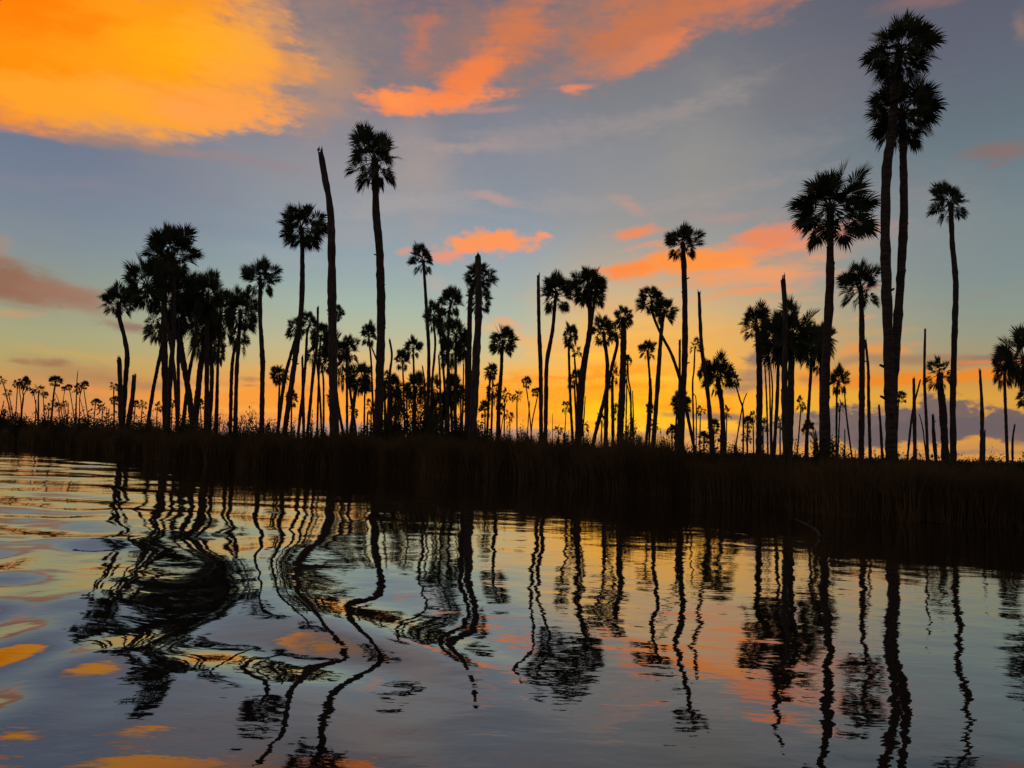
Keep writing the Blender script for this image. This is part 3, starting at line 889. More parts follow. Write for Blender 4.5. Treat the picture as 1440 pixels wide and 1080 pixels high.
parts = [
    leaves(20000, 3, 34, 3, 14, 1.5, 0.05),
    leaves(24000, -26, 4, 2.5, 12, 2.15, 0.07),
    leaves(30000, -60, -18, 2.0, 12, 2.9, 0.09),
    leaves(16000, -170, -38, 2, 16, 4.2, 0.18),
    leaves(16000, -60, 60, 14, 60, 1.75, 0.12),
    leaves(12000, -9.0, -1.5, 3, 10, 3.1, 0.08),
    leaves(5000, -16, -9, 3, 10, 2.5, 0.08),
    leaves(5000, 6.5, 10.5, 3, 9, 1.75, 0.05),
]
V = np.concatenate(parts)
n = len(V)
o = link("undergrowth", numpy_mesh("undergrowth", V.reshape(-1, 3), np.arange(n * 4).reshape(-1, 4), M_SHRUB))
tag(o, "low dark leafy undergrowth along the top of the marsh bank", "undergrowth", None, "stuff")

# far tree line that reads as one mass on the horizon
n = 26000
x = rng.uniform(-700, 600, n)
yy = rng.uniform(420, 520, n) + np.maximum(0, -x - 150) * 0.4
hh = 3.2 * (0.5 + 0.3 * np.sin(x * 0.021) + 0.25 * np.sin(x * 0.083 + 1) + 0.2 * np.sin(x * 0.31))
P = np.stack([x, yy, 0.4 + np.clip(hh, 0.4, 9) * np.sqrt(rng.random(n))], 1)
a = rng.normal(size=(n, 3)); a /= np.linalg.norm(a, axis=1)[:, None]
c = np.cross(a, rng.normal(size=(n, 3))); c /= np.linalg.norm(c, axis=1)[:, None]
V = np.stack([P - a * .9, P + c * .5, P + a * .9, P - c * .5], 1)
o = link("distant_treeline", numpy_mesh("distant_treeline", V.reshape(-1, 3), np.arange(n * 4).reshape(-1, 4), M_SHRUB))
tag(o, "thin dark line of far trees on the horizon", "treeline", None, "stuff")


# ------------------------------------------------------------------ water with the boat's wake
def stepped(vals):
    out = [vals[0][0]]
    for a, b, s in vals:
        n = max(1, int(round((b - a) / s)))
        out.extend(np.linspace(a, b, n + 1)[1:])
    return np.array(out)


wx = stepped([(-6000, -2000, 2000), (-2000, -400, 400), (-400, -120, 40), (-120, -40, 1.0), (-40, -12, 0.14), (-12, 8, 0.075), (8, 26, 0.14), (26, 60, 1.0), (60, 300, 40), (300, 6000, 1900)])
wy = stepped([(-3000, -200, 700), (-200, -4, 28), (-4, 2, 0.2), (2, 9, 0.06), (9, 22, 0.1), (22, 48, 0.18), (48, 140, 1.2), (140, 400, 26), (400, 2000, 400), (2000, 9000, 3500)])
WX, WY = np.meshgrid(wx, wy)


def smooth(a, b, x):
    t = np.clip((x - a) / (b - a), 0, 1)
    return t * t * (3 - 2 * t)


def vnoise(x, y, seed):
    r = np.random.default_rng(seed)
    T = r.random((256, 256)) * 2 - 1
    xi, yi = np.floor(x).astype(int), np.floor(y).astype(int)
    fx, fy = x - xi, y - yi
    fx, fy = fx ** 3 * (fx * (6 * fx - 15) + 10), fy ** 3 * (fy * (6 * fy - 15) + 10)
    g = lambda i, j: T[(xi + i) % 256, (yi + j) % 256]
    return (g(0, 0) * (1 - fx) + g(1, 0) * fx) * (1 - fy) + (g(0, 1) * (1 - fx) + g(1, 1) * fx) * fy


# the boat's wake: curved wave fronts spreading from where it turned, outermost front at S = 0
RAD = np.hypot(WX + 12.0, (WY - 4.0) * 0.92)
dist = np.hypot(WX, WY)
far = 1 - smooth(45, 130, dist)
PH0 = 0.25
ph = 0.55 * vnoise(WX * 0.22, WY * 0.22, 1) + 0.30 * vnoise(WX * 0.55, WY * 0.45, 2)
S = 11.25 - RAD + 0.8 * vnoise(WX * 0.18 + 7, WY * 0.18, 11)
side = smooth(0.36, 0.56, -WX / np.maximum(WY, 1.0)) * smooth(4.0, 8.0, WY) * (1 - smooth(40, 90, dist))
env = (1 - 0.55 * side) * smooth(-1.7, 0.6, S) * (1 - 0.45 * smooth(3.0, 9.0, S)) * (1 - 0.62 * smooth(11, 22, dist))
H = env * (0.033 + 0.003 * (1 - smooth(6, 11, dist))) * np.cos(2 * np.pi * (S / 2.05 + ph + PH0))
dx, dy = math.cos(math.radians(18)), math.sin(math.radians(18))
H += smooth(-0.6, 2.5, S) * (1 - 0.7 * smooth(9, 20, dist)) * 0.010 * np.cos(2 * np.pi * ((WX * dx + WY * dy) / 1.35 + 1.3 * ph))
# long low swells further out on the same side, crests lying across the river
dx, dy = math.cos(math.radians(74)), math.sin(math.radians(74))
H += side * 0.026 * np.cos(2 * np.pi * ((WX * dx + WY * dy) / 4.4 + 0.55 * ph))
H += side * 0.006 * np.cos(2 * np.pi * ((WX * 0.5 + WY * 0.87) / 1.7 + 0.8 * ph))
H += smooth(-1.0, 3.0, S) * 0.006 * vnoise(WX * 1.9, WY * 2.1, 21)
# a lazy swell runs ahead of the wake
H += smooth(-6.0, -0.5, S) * (1 - smooth(-0.5, 1.5, S)) * 0.008 * np.cos(2 * np.pi * (S / 2.4 + 0.6 * ph))
# almost still water elsewhere: long faint undulations and cat's-paws
H += 0.0036 * vnoise(WX * 0.7, WY * 0.9, 5) + 0.0019 * vnoise(WX * 1.7, WY * 2.3, 6)
H += 0.0010 * vnoise(WX * 3.7, WY * 5.2, 7) * (1 - smooth(12, 24, dist))
H *= far
WV = np.stack([WX, WY, H], -1).reshape(-1, 3)

M_WATER = bpy.data.materials.new("river_water")
M_WATER.use_nodes = True
nt = M_WATER.node_tree
nt.nodes.clear()
gl = nt.nodes.new("ShaderNodeBsdfGlossy")
gl.inputs["Roughness"].default_value = 0.012
gl.inputs["Color"].default_value = (0.98, 0.98, 0.98, 1)
df = nt.nodes.new("ShaderNodeBsdfDiffuse")
df.inputs["Color"].default_value = (0.012, 0.010, 0.007, 1)
lw = nt.nodes.new("ShaderNodeLayerWeight")
lw.inputs["Blend"].default_value = 0.5
pw = nt.nodes.new("ShaderNodeMath")
pw.operation = "POWER"
pw.inputs[1].default_value = 2.6
mx = nt.nodes.new("ShaderNodeMixShader")
mo = nt.nodes.new("ShaderNodeOutputMaterial")
nt.links.new(lw.outputs["Facing"], pw.inputs[0])
nt.links.new(pw.outputs[0], mx.inputs[0])
nt.links.new(df.outputs[0], mx.inputs[1])
nt.links.new(gl.outputs[0], mx.inputs[2])
nt.links.new(mx.outputs[0], mo.inputs[0])
tc = nt.nodes.new("ShaderNodeTexCoord")
prev = None
for sc, st, dst, dt in ((2.6, (0.7, 1.15, 1), 0.0030, 2.5), (9.0, (0.6, 1.2, 1), 0.0010, 2.0)):
    mp = nt.nodes.new("ShaderNodeMapping")
    mp.inputs["Scale"].default_value = st
    nz = nt.nodes.new("ShaderNodeTexNoise")
    nz.inputs["Scale"].default_value = sc
    nz.inputs["Detail"].default_value = dt
    bp = nt.nodes.new("ShaderNodeBump")
    bp.inputs["Strength"].default_value = 1.0
    bp.inputs["Distance"].default_value = dst
    nt.links.new(tc.outputs["Object"], mp.inputs["Vector"])
    nt.links.new(mp.outputs["Vector"], nz.inputs["Vector"])
    nt.links.new(nz.outputs["Fac"], bp.inputs["Height"])
    if prev:
        nt.links.new(prev.outputs["Normal"], bp.inputs["Normal"])
    prev = bp
for q in (gl, lw):
    nt.links.new(prev.outputs["Normal"], q.inputs["Normal"])
o = link("water", numpy_mesh("water", WV, grid_faces(len(wx), len(wy)), M_WATER, True))
tag(o, "calm dark river water mirroring the sunset, rippled by a boat's wake", None, None, "structure")



# ------------------------------------------------------------------ sky
world = bpy.data.worlds.new("World")
scene.world = world
world.use_nodes = True
nt = world.node_tree
nt.nodes.clear()
N, L = nt.nodes.new, nt.links.new


def out0(x):
    return x if hasattr(x, "is_linked") else x


def math_(op, a, b=None, c=None, clamp=False):
    n = N("ShaderNodeMath")
    n.operation = op
    n.use_clamp = clamp
    for i, v in enumerate((a, b, c)):
        if v is None:
            continue
        if isinstance(v, (int, float)):
            n.inputs[i].default_value = v
        else:
            L(v, n.inputs[i])
    return n.outputs[0]


def mix(fac, a, b):
    n = N("ShaderNodeMix")
    n.data_type = "RGBA"
    for i, v in ((0, fac), (6, a), (7, b)):
        if isinstance(v, (int, float)):
            n.inputs[i].default_value = v
        elif isinstance(v, tuple):
            n.inputs[i].default_value = (*v, 1)
        else:
            L(v, n.inputs[i])
    return n.outputs[2]


def ss(x, a, b, lo=0.0, hi=1.0):
    n = N("ShaderNodeMapRange")
    n.interpolation_type = "SMOOTHSTEP"
    L(x, n.inputs["Value"])
    n.inputs["From Min"].default_value = a
    n.inputs["From Max"].default_value = b
    n.inputs["To Min"].default_value = lo
    n.inputs["To Max"].default_value = hi
    return n.outputs[0]


tc = N("ShaderNodeTexCoord")
sep = N("ShaderNodeSeparateXYZ")
L(tc.outputs["Generated"], sep.inputs[0])
X, Y, Z = sep.outputs
AZ = math_("MULTIPLY", math_("ARCTAN2", X, Y), 57.29578)          # degrees from straight ahead
EL = math_("MULTIPLY", math_("ARCSINE", Z), 57.29578)             # degrees above the horizon
cmb = N("ShaderNodeCombineXYZ")
L(AZ, cmb.inputs[0])
L(EL, cmb.inputs[1])
UV = cmb.outputs[0]


def noise(scale, detail, sx, sy, rough=0.55):
    mp = N("ShaderNodeMapping")
    mp.inputs["Scale"].default_value = (sx, sy, 1)
    mp.inputs["Rotation"].default_value = (0, 0, math.radians(-5))
    L(UV, mp.inputs["Vector"])
    nz = N("ShaderNodeTexNoise")
    nz.inputs["Scale"].default_value = scale
    nz.inputs["Detail"].default_value = detail
    nz.inputs["Roughness"].default_value = rough
    L(mp.outputs[0], nz.inputs["Vector"])
    return nz


def contrast(x, g):
    return math_("MULTIPLY_ADD", x, g, 0.5 - 0.5 * g)


n_fine = noise(1.6, 6, 0.55, 1.3, 0.62).outputs["Fac"]


def blend(x, f):
    return math_("MULTIPLY_ADD", n_fine, f, math_("MULTIPLY", x, 1 - f))


n_streak = contrast(blend(noise(0.34, 8, 0.40, 1.5, 0.6).outputs["Fac"], 0.3), 2.6)
n_puff = contrast(blend(noise(0.8, 7, 0.75, 1.1, 0.6).outputs["Fac"], 0.25), 1.9)
n_big = contrast(blend(noise(0.10, 7, 0.7, 1.2).outputs["Fac"], 0.2), 2.4)
wn = noise(0.22, 5, 0.6, 1.2)
wv = N("ShaderNodeVectorMath")
wv.operation = "MULTIPLY_ADD"
L(wn.outputs["Color"], wv.inputs[0])
wv.inputs[1].default_value = (5.0, 2.4, 0)
wv2 = N("ShaderNodeVectorMath")
wv2.operation = "ADD"
L(UV, wv2.inputs[0])
wv2.inputs[1].default_value = (-2.5, -1.2, 0)
L(wv2.outputs[0], wv.inputs[2])
UVW = wv.outputs[0]

# clear-sky colour: four columns of the western sky, blended round the compass
COLS = {
    -34: (100, [(640, 150, 95, 70), (603, 210, 136, 86), (575, 212, 142, 86), (545, 206, 143, 82), (520, 186, 157, 98), (500, 175, 162, 108), (470, 165, 163, 124), (440, 154, 158, 131), (400, 140, 150, 139), (350, 129, 141, 147), (300, 121, 132, 147), (250, 114, 125, 145), (210, 110, 120, 141), (100, 106, 112, 134), (-100, 92, 96, 120)]),
    -10: (550, [(640, 150, 120, 110), (612, 172, 142, 132), (590, 255, 160, 62), (560, 255, 158, 52), (540, 248, 162, 70), (520, 214, 178, 114), (490, 194, 184, 144), (460, 176, 182, 157), (430, 162, 180, 166), (400, 152, 170, 169), (350, 140, 159, 170), (300, 144, 152, 160), (250, 146, 146, 152), (200, 134, 134, 145), (100, 122, 119, 128), (-100, 98, 98, 116)]),
    -1: (705, [(648, 160, 120, 100), (614, 178, 146, 126), (600, 255, 164, 56), (570, 255, 166, 44), (545, 255, 172, 56), (518, 226, 182, 106), (490, 190, 188, 148), (450, 170, 183, 164), (400, 158, 172, 170), (350, 146, 161, 172), (300, 134, 148, 162), (250, 126, 137, 152), (200, 124, 131, 146), (100, 120, 119, 128), (-100, 98, 98, 114)]),
    8: (880, [(650, 170, 120, 90), (618, 196, 150, 92), (604, 255, 180, 44), (580, 255, 194, 26), (550, 255, 182, 34), (520, 255, 178, 50), (490, 248, 176, 70), (460, 238, 182, 92), (435, 218, 180, 122), (400, 192, 172, 142), (350, 164, 159, 151), (300, 144, 147, 149), (250, 138, 141, 146), (200, 131, 134, 140), (100, 119, 121, 128), (-100, 96, 98, 112)]),
    33: (1380, [(665, 160, 110, 70), (645, 214, 148, 70), (600, 206, 146, 66), (560, 216, 156, 62), (530, 196, 142, 72), (500, 162, 146, 114), (470, 146, 149, 128), (430, 134, 147, 138), (380, 125, 140, 141), (300, 116, 132, 138), (250, 109, 124, 132), (200, 103, 118, 127), (150, 98, 110, 121), (80, 97, 102, 116), (-100, 84, 86, 102)]),
}
EAST = [(0, 118, 100, 96), (8, 128, 108, 106), (25, 112, 106, 112), (60, 98, 98, 112)]


def ramp(stops):
    n = N("ShaderNodeValToRGB")
    L(math_("DIVIDE", EL, 60.0, clamp=True), n.inputs[0])
    cr = n.color_ramp
    cr.interpolation = "EASE" if False else "LINEAR"
    stops = sorted(stops)
    cr.elements[0].position, cr.elements[0].color = stops[0][0], (*stops[0][1], 1)
    cr.elements[1].position, cr.elements[1].color = stops[-1][0], (*stops[-1][1], 1)
    for p, c in stops[1:-1]:
        e = cr.elements.new(p)
        e.color = (*c, 1)
    return n.outputs[0]


base, prev = None, None
for a, (px, st) in sorted(COLS.items()):
    r = ramp([(min(max(azel(px, s[0])[1] / 60, 0), 1), srgb(s[1:])) for s in st])
    base = r if base is None else mix(ss(AZ, prev, a), base, r)
    prev = a
east = ramp([(e / 60, srgb(c)) for e, *c in EAST])
aaz = math_("ABSOLUTE", AZ)
base = mix(ss(aaz, 50, 120), base, east)

# the physical dusk sky adds its own faint glow round the sunken sun
sky = N("ShaderNodeTexSky")
sky.sky_type = "NISHITA"
sky.sun_disc = False
sky.sun_elevation = math.radians(1.5)
sky.sun_rotation = math.radians(8.0)
ad = N("ShaderNodeMix")
ad.data_type = "RGBA"
ad.blend_type = "ADD"
ad.inputs[0].default_value = 0.005
L(base, ad.inputs[6])
L(sky.outputs[0], ad.inputs[7])
color = ad.outputs[2]


def cloud(cx, cy, hw, hh, ang, col, op=0.8, k=3.0, a=0.8, nz="s", warp=True, soft=0.68):
    """a soft bank of cloud: centre and half sizes given where it hangs in the west, colour, cover"""
    global color
    k = k * soft
    u0, v0 = azel(cx, cy)
    u1, v1 = azel(cx + 1, cy)
    u2, v2 = azel(cx, cy - 1)
    su, sv = math.hypot(u1 - u0, v1 - v0), math.hypot(u2 - u0, v2 - v0)
    mp = N("ShaderNodeMapping")
    mp.vector_type = "TEXTURE"
    mp.inputs["Location"].default_value = (u0, v0, 0)
    mp.inputs["Rotation"].default_value = (0, 0, math.radians(ang + 1.86))
    mp.inputs["Scale"].default_value = (hw * su, hh * sv, 1)
    ch = N("ShaderNodeVectorMath")               # keeps the layers in order, so only one mask is held at a time
    ch.operation = "MULTIPLY_ADD"
    L(color, ch.inputs[0])
    ch.inputs[1].default_value = (1e-9, 1e-9, 1e-9)
    L(UVW if warp else UV, ch.inputs[2])
    L(ch.outputs[0], mp.inputs["Vector"])
    ln = N("ShaderNodeVectorMath")
    ln.operation = "LENGTH"
    L(mp.outputs[0], ln.inputs[0])
    nn = {"s": n_streak, "p": n_puff, "b": n_big}[nz]
    f = math_("MULTIPLY_ADD", nn, a * k, k * (1.0 - 0.5 * a))
    f = math_("MULTIPLY_ADD", ln.outputs["Value"], -k, f)
    f = ss(f, -0.15, 1.15, 0.0, op)
    color = mix(f, color, srgb(col))


# soft grey veils of high cloud
cloud(700, 260, 620, 150, -4, (160, 152, 150), .35, .9, 1.5, "b")
cloud(590, 240, 55, 150, 6, (178, 158, 148), .6, 1.2, .9, "b")
cloud(500, 330, 90, 40, 0, (168, 160, 158), .5, 1.2, 1.0)
cloud(985, 230, 90, 150, -22, (156, 150, 140), .6, 1.1, 1.0, "b")
cloud(1160, 120, 160, 90, 25, (128, 124, 128), .45, 1.1, 1.2, "b")
cloud(1400, 320, 120, 60, 0, (134, 140, 138), .4, 1.1, 1.2, "b")
cloud(490, 70, 100, 100, 0, (128, 116, 122), .7, 1.5, .8, "b")
cloud(1250, 60, 260, 90, 10, (100, 99, 112), .4, 1.2, .8, "b")
# the great orange cloud, reaching far overhead
cloud(-150, -420, 900, 420, 0, (222, 130, 54), .75, 1.5, 1.1, "b")
cloud(455, 110, 80, 80, 0, (190, 146, 116), .75, 1.5, .9, "s")
cloud(450, 60, 120, 120, 0, (186, 146, 122), .6, 1.1, 1.1, "b")
cloud(420, 150, 110, 60, -10, (176, 140, 122), .6, 1.5, 1.0, "s")
cloud(90, 186, 330, 20, 0, (178, 132, 104), .7, 1.8, .6)
cloud(-40, -10, 340, 205, -1, (255, 145, 14), 1, 6, .3)
cloud(215, 56, 225, 138, 0, (255, 156, 24), 1, 3.4, .6)
cloud(250, 150, 150, 40, 0, (255, 164, 60), .9, 3, .7)
cloud(335, 80, 105, 108, 0, (255, 164, 66), .9, 1.9, .9)
cloud(110, 150, 260, 42, 0, (255, 166, 46), .85, 2.5, .7)
cloud(300, 165, 90, 22, 4, (255, 160, 78), .8, 2.5, .9)
cloud(320, 158, 95, 34, 2, (255, 162, 74), .9, 2.6, .8)
cloud(260, 75, 150, 70, 20, (255, 178, 20), .75, 1.6, .8)
cloud(30, -10, 170, 90, 0, (255, 120, 4), .75, 1.5, .8)
cloud(120, 40, 120, 14, 18, (255, 130, 10), .5, 1.6, 1.2)
cloud(230, 130, 120, 10, -8, (255, 150, 40), .5, 1.6, 1.2)
cloud(365, 20, 60, 70, 0, (240, 165, 92), .6, 1.5, .9)
cloud(395, 60, 20, 70, 10, (160, 132, 120), .5, 1.5, 1.0)
# pink-orange fan at the top of the sky
cloud(760, 50, 290, 100, 12, (172, 120, 100), .8, 1.5, 1.1)
cloud(950, 20, 230, 70, 10, (206, 118, 74), .85, 1.8, 1.1)
cloud(830, -150, 500, 130, 10, (196, 112, 76), .7, 1.5, 1.1, "b")
cloud(1050, 8, 130, 40, 8, (206, 124, 86), .65, 1.5, 1.0)
cloud(740, 40, 50, 100, -35, (216, 122, 72), .8, 1.8, 1.0)
cloud(585, 60, 30, 50, -10, (210, 120, 82), .65, 1.5, .9)
cloud(640, 60, 22, 40, 10, (136, 116, 116), .5, 1.4, .9)
cloud(600, 142, 118, 21, 5, (255, 142, 78), .95, 2.6, 1.2)
cloud(560, 140, 50, 12, 0, (255, 150, 80), .8, 2.2, 1.0)
cloud(668, 106, 76, 34, 28, (248, 130, 68), .9, 2.0, 1.1)
cloud(920, 72, 80, 20, 14, (238, 130, 76), .85, 2.0, 1.2)
cloud(850, 92, 130, 26, 10, (190, 126, 102), .65, 1.6, 1.1)
cloud(770, 90, 50, 20, 15, (124, 116, 122), .5, 1.5, 1.0)
cloud(807, 124, 34, 8, 6, (238, 138, 98), .85, 2, 1.0)
cloud(690, 158, 70, 7, 0, (200, 140, 118), .55, 2, 1.1)
cloud(1300, 4, 70, 20, 0, (152, 112, 106), .6, 1.5, .8)
cloud(1436, 40, 14, 30, 0, (160, 128, 108), .55, 1.5, .8)
# thin haze and ragged wisps in the blue
cloud(760, 190, 240, 26, 6, (164, 146, 146), .5, 1.4, 1.7)
cloud(640, 205, 130, 14, -4, (184, 158, 148), .5, 1.5, 1.7)
cloud(900, 170, 190, 22, 12, (156, 146, 142), .5, 1.4, 1.7)
cloud(1080, 210, 200, 30, 8, (142, 140, 140), .45, 1.3, 1.7)
cloud(820, 285, 210, 16, -3, (170, 158, 156), .5, 1.4, 1.7)
cloud(540, 290, 150, 20, 4, (172, 164, 162), .5, 1.4, 1.7)
cloud(1050, 262, 160, 12, 4, (164, 150, 142), .45, 1.5, 1.7)
cloud(330, 225, 160, 14, -3, (146, 134, 142), .45, 1.5, 1.7)
cloud(120, 262, 150, 16, 3, (134, 132, 146), .45, 1.4, 1.7)
cloud(420, 360, 150, 16, -4, (166, 168, 166), .4, 1.4, 1.7)
cloud(1250, 270, 160, 14, -4, (132, 132, 132), .45, 1.4, 1.7)
# mid-height flecks
cloud(690, 346, 84, 24, 3, (240, 150, 108), .6, 1.8, 1.2, "p")
cloud(690, 344, 74, 22, 3, (255, 152, 90), .95, 3, 1.3, "p")
cloud(628, 364, 34, 12, 0, (250, 146, 104), .75, 2, .9, "p")
cloud(768, 330, 13, 7, 5, (255, 152, 116), .85, 2, .6, "p")
cloud(696, 278, 60, 11, -6, (186, 154, 148), .75, 2, .8)
cloud(575, 350, 20, 8, 0, (230, 150, 125), .6, 2, .8)
cloud(606, 396, 30, 14, 0, (192, 172, 160), .5, 1.6, .8)
cloud(660, 300, 120, 10, -3, (160, 156, 158), .5, 1.5, .8)
cloud(1100, 352, 190, 34, 0, (205, 150, 122), .55, 1.5, .8)
cloud(965, 368, 160, 30, 3, (236, 150, 96), .6, 1.6, 1.2)
cloud(965, 366, 145, 22, 3, (255, 150, 66), .95, 2.4, 1.3)
cloud(1060, 380, 140, 18, 0, (246, 158, 98), .8, 2, .9)
cloud(880, 376, 56, 18, 5, (255, 138, 60), .85, 2, .8)
cloud(895, 326, 48, 9, 0, (246, 138, 84), .85, 2, .8)
cloud(1080, 328, 85, 16, 0, (244, 136, 84), .9, 2.2, .9)
cloud(1190, 322, 90, 12, 0, (214, 138, 112), .6, 2, .8)
cloud(1150, 300, 260, 60, 0, (158, 146, 144), .4, 1.0, 1.6, "b")
cloud(1040, 300, 110, 14, -4, (190, 146, 134), .5, 1.5, 1.4)
cloud(1110, 345, 130, 7, 2, (236, 144, 104), .65, 1.8, 1.4)
cloud(900, 345, 90, 6, 3, (230, 150, 116), .55, 1.8, 1.4)
cloud(1160, 385, 120, 10, 0, (220, 152, 120), .5, 1.5, 1.4)
cloud(1000, 398, 150, 9, 2, (236, 158, 104), .6, 1.6, 1.4)
cloud(1100, 425, 110, 9, 0, (226, 160, 112), .5, 1.5, 1.4)
cloud(820, 410, 90, 14, 0, (214, 172, 136), .45, 1.4, 1.4)
cloud(1330, 420, 120, 10, 0, (150, 140, 128), .4, 1.4, 1.4)
cloud(800, 230, 160, 60, -8, (146, 144, 150), .4, 1.0, 1.6)
cloud(250, 300, 180, 40, -8, (134, 134, 142), .4, 1.0, 1.6)
cloud(240, 250, 120, 20, -5, (140, 132, 138), .35, 1.2, 1.6)
cloud(1060, 410, 100, 12, 3, (246, 150, 90), .75, 2, .9)
cloud(880, 288, 46, 14, -25, (204, 150, 132), .55, 1.6, .8)
cloud(885, 430, 120, 20, 0, (224, 170, 118), .5, 1.6, .8)
cloud(712, 455, 28, 14, -8, (236, 168, 120), .7, 2, .6)
cloud(760, 488, 100, 22, -12, (255, 178, 80), .6, 1.6, .8)
cloud(1400, 215, 70, 15, -4, (138, 111, 106), .75, 2, .6)
cloud(1390, 232, 30, 5, 0, (150, 105, 100), .5, 2, .6)
cloud(1215, 404, 34, 7, 0, (226, 150, 112), .6, 2, .8)
cloud(1215, 452, 22, 6, 5, (222, 155, 112), .6, 2, .8)
# mauve cloud low at one side
cloud(0, 350, 48, 36, 0, (186, 134, 106), .75, 1.6, .6)
cloud(60, 405, 140, 50, -14, (166, 128, 108), .6, 1.3, .9)
cloud(20, 392, 105, 42, -12, (146, 102, 80), .9, 2.4, .6)
cloud(95, 415, 90, 26, -14, (158, 118, 98), .85, 2, .6)
cloud(20, 440, 70, 8, -4, (206, 150, 104), .6, 1.6, .6)
cloud(178, 456, 62, 13, -2, (146, 112, 98), .85, 2.2, .6)
cloud(60, 512, 30, 8, 0, (148, 106, 86), .85, 2, .7, "p")
cloud(20, 512, 22, 5, 0, (156, 112, 84), .7, 2, .7, "p")
cloud(140, 528, 150, 22, -5, (176, 128, 86), .75, 1.8, .7)
cloud(250, 540, 120, 12, -4, (168, 126, 96), .6, 1.8, .8)
cloud(120, 500, 110, 8, 0, (206, 165, 92), .5, 1.8, .8)
cloud(140, 548, 90, 7, -6, (238, 150, 80), .6, 2, .8)
# burning bands along the horizon
cloud(330, 560, 190, 26, 0, (248, 158, 64), .8, 1.8, .8)
cloud(300, 548, 60, 7, 0, (236, 176, 92), .5, 1.8, .8)
cloud(352, 537, 22, 4, 0, (160, 128, 98), .7, 2, .7)
cloud(343, 546, 14, 3, 0, (165, 128, 95), .7, 2, .7)
cloud(440, 548, 120, 6, 0, (205, 140, 90), .5, 1.8, .8)
cloud(470, 570, 120, 18, 0, (255, 166, 44), .7, 1.6, .8)
cloud(580, 602, 170, 12, 0, (164, 140, 134), .8, 2.4, .6, "p")
cloud(740, 610, 110, 10, 0, (172, 140, 124), .75, 2.4, .6, "p")
cloud(760, 540, 110, 40, 0, (255, 172, 40), .5, 1.5, .8)
cloud(730, 560, 130, 36, 0, (255, 160, 46), .6, 1.4, 1.0)
cloud(1010, 570, 110, 30, 0, (252, 172, 50), .6, 1.4, 1.0)
cloud(870, 572, 80, 28, 0, (255, 204, 16), .7, 1.5, .9)
cloud(820, 500, 110, 7, -3, (255, 200, 60), .6, 2, 1.2)
cloud(790, 530, 130, 6, 2, (255, 150, 44), .7, 2, 1.2)
cloud(880, 545, 120, 5, 0, (255, 168, 40), .7, 2, 1.2)
cloud(960, 530, 110, 6, 3, (255, 206, 70), .6, 2, 1.2)
cloud(830, 590, 120, 4, 0, (250, 150, 50), .6, 2, 1.2)
cloud(930, 500, 110, 10, 4, (244, 168, 84), .5, 2, 1.2)
cloud(700, 585, 120, 5, -2, (250, 146, 60), .6, 2, 1.2)
cloud(420, 590, 120, 5, 0, (246, 140, 70), .6, 2, 1.2)
cloud(360, 575, 140, 5, -2, (255, 180, 80), .6, 2, 1.2)
cloud(900, 602, 60, 8, 0, (255, 214, 70), .6, 1.6, .7)
cloud(880, 518, 160, 9, 0, (255, 160, 40), .5, 1.8, .9)
cloud(1000, 545, 60, 24, 0, (255, 180, 60), .6, 1.5, .8)
# more broken fire low in the glow
cloud(640, 555, 120, 30, 0, (250, 150, 56), .55, 1.2, 1.4)
cloud(820, 560, 200, 40, 0, (250, 146, 30), .6, 1.1, 1.8)
cloud(940, 575, 120, 18, 0, (255, 150, 30), .55, 1.3, 1.7)
cloud(1080, 555, 100, 24, 0, (255, 158, 40), .6, 1.2, 1.5)
cloud(860, 583, 70, 12, 0, (255, 214, 40), .7, 1.6, 1.2)
cloud(300, 585, 160, 20, 0, (240, 140, 66), .6, 1.2, 1.4)
cloud(420, 556, 130, 22, 0, (255, 156, 50), .6, 1.2, 1.4)
cloud(540, 505, 130, 8, -3, (232, 182, 116), .5, 1.6, 1.6)
cloud(440, 522, 140, 8, 2, (240, 172, 88), .5, 1.6, 1.6)
cloud(220, 505, 140, 8, -3, (206, 166, 104), .45, 1.6, 1.6)
cloud(640, 520, 90, 8, 0, (250, 168, 80), .6, 1.6, 1.6)
cloud(720, 470, 80, 8, -10, (236, 178, 122), .6, 1.6, 1.5)
cloud(1000, 470, 150, 10, 3, (238, 170, 92), .5, 1.5, 1.6)
cloud(900, 455, 120, 8, 0, (228, 172, 112), .5, 1.5, 1.6)
cloud(1200, 470, 120, 8, 0, (206, 158, 104), .5, 1.5, 1.6)
cloud(90, 575, 150, 12, -3, (226, 134, 84), .5, 1.4, 1.5)
# little grey puffs before the glow
cloud(1062, 506, 16, 15, 0, (132, 112, 108), .85, 2.6, .8, "p")
cloud(1072, 532, 46, 17, 0, (146, 122, 110), .75, 2.2, .9, "p")
cloud(1040, 548, 36, 9, 0, (150, 120, 104), .7, 2.2, .9, "p")
cloud(1152, 535, 40, 12, 0, (126, 112, 106), .7, 2.2, .9, "p")
cloud(985, 586, 80, 8, 0, (146, 114, 98), .85, 2.4, .8, "p")
cloud(940, 612, 90, 9, 0, (176, 138, 112), .75, 2.2, .8, "p")
cloud(1060, 612, 90, 14, 0, (160, 128, 112), .7, 2.2, .8, "p")
cloud(1000, 598, 60, 5, 0, (255, 190, 70), .6, 2, .8)
cloud(1080, 600, 80, 5, 0, (246, 172, 70), .6, 2, .8)
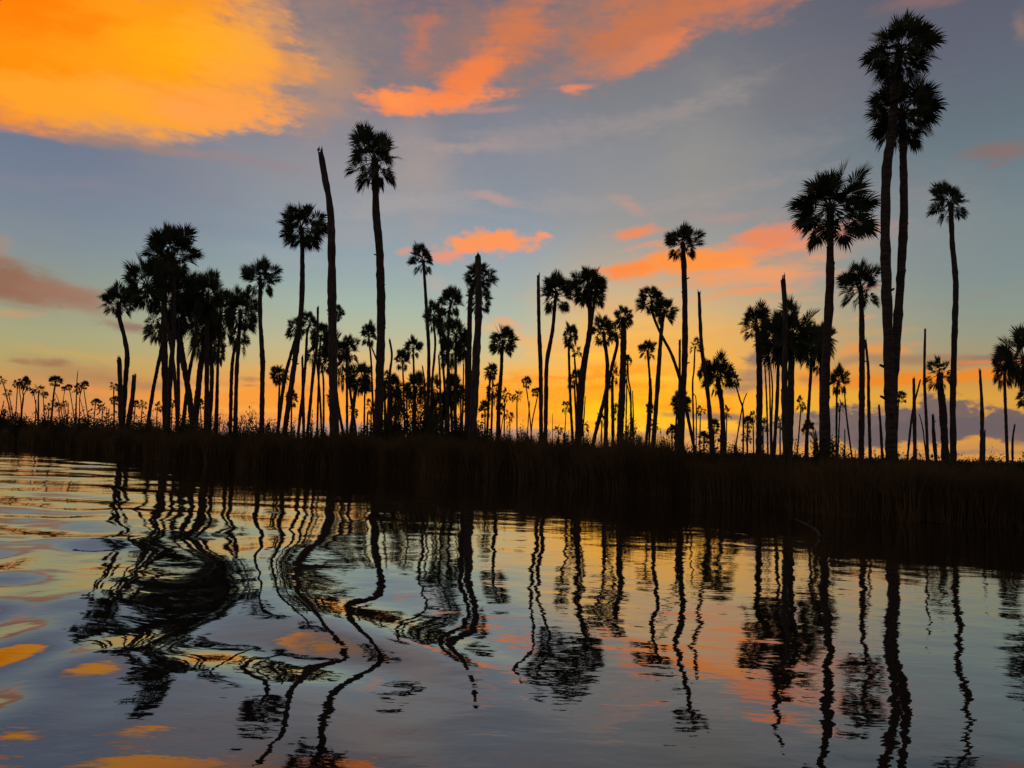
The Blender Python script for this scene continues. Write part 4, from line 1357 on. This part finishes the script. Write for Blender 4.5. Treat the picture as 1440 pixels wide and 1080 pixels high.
# orange band and the long grey cloud bank at the other side
cloud(1230, 494, 70, 14, 0, (236, 150, 66), .8, 2, .8)
cloud(1300, 507, 160, 14, 0, (158, 124, 96), .75, 2, .6)
cloud(1300, 535, 230, 15, 0, (240, 136, 36), .9, 2.4, .7)
cloud(1150, 528, 100, 10, 0, (250, 150, 44), .7, 2, .8)
cloud(1420, 498, 70, 7, 0, (142, 116, 104), .8, 2.4, .6)
cloud(1390, 507, 70, 4, 0, (238, 122, 66), .75, 2, .7)
cloud(1290, 482, 30, 5, 0, (214, 146, 100), .6, 2, .7)
cloud(1120, 600, 90, 24, 0, (132, 114, 108), .8, 3.5, 1.1, "p", soft=1.0)
cloud(1230, 598, 110, 30, 0, (112, 98, 100), .95, 4.5, 1.0, "p", soft=1.0)
cloud(1325, 592, 62, 34, 0, (113, 98, 99), .95, 4.5, 1.0, "p", soft=1.0)
cloud(1410, 604, 66, 26, 0, (110, 95, 96), .95, 4.5, 1.0, "p", soft=1.0)
cloud(1320, 606, 150, 20, 0, (110, 96, 98), .95, 4.5, .7, "p", soft=1.0)
cloud(1230, 632, 190, 7, 0, (222, 154, 78), .75, 2, .9)
cloud(1380, 636, 120, 9, 0, (196, 142, 84), .75, 2, .9)
cloud(1340, 641, 160, 4, 0, (140, 116, 104), .6, 2, .9)


bg = N("ShaderNodeBackground")
wo = N("ShaderNodeOutputWorld")
L(color, bg.inputs["Color"])
bg.inputs["Strength"].default_value = 1.0
L(bg.outputs[0], wo.inputs["Surface"])
world.cycles.sampling_method = "NONE"



# ------------------------------------------------------------------ last sunlight, almost on the horizon behind the trees
saz, sel = math.radians(8.0), math.radians(1.5)
sun_data = bpy.data.lights.new("sun", "SUN")
sun_data.energy = 0.35
sun_data.angle = math.radians(2.0)
sun_data.color = (1.0, 0.62, 0.30)
sun = bpy.data.objects.new("sun", sun_data)
COL.objects.link(sun)
sd = Vector((math.sin(saz) * math.cos(sel), math.cos(saz) * math.cos(sel), math.sin(sel)))
sun.rotation_euler = sd.to_track_quat("Z", "Y").to_euler()

# ------------------------------------------------------------------ render settings
scene.render.engine = "CYCLES"
scene.cycles.max_bounces = 5
scene.cycles.diffuse_bounces = 2
scene.cycles.glossy_bounces = 3
scene.cycles.transmission_bounces = 2
scene.view_settings.view_transform = "Standard"
scene.view_settings.look = "None"
scene.view_settings.exposure = 0
scene.view_settings.gamma = 1
scene.render.film_transparent = False
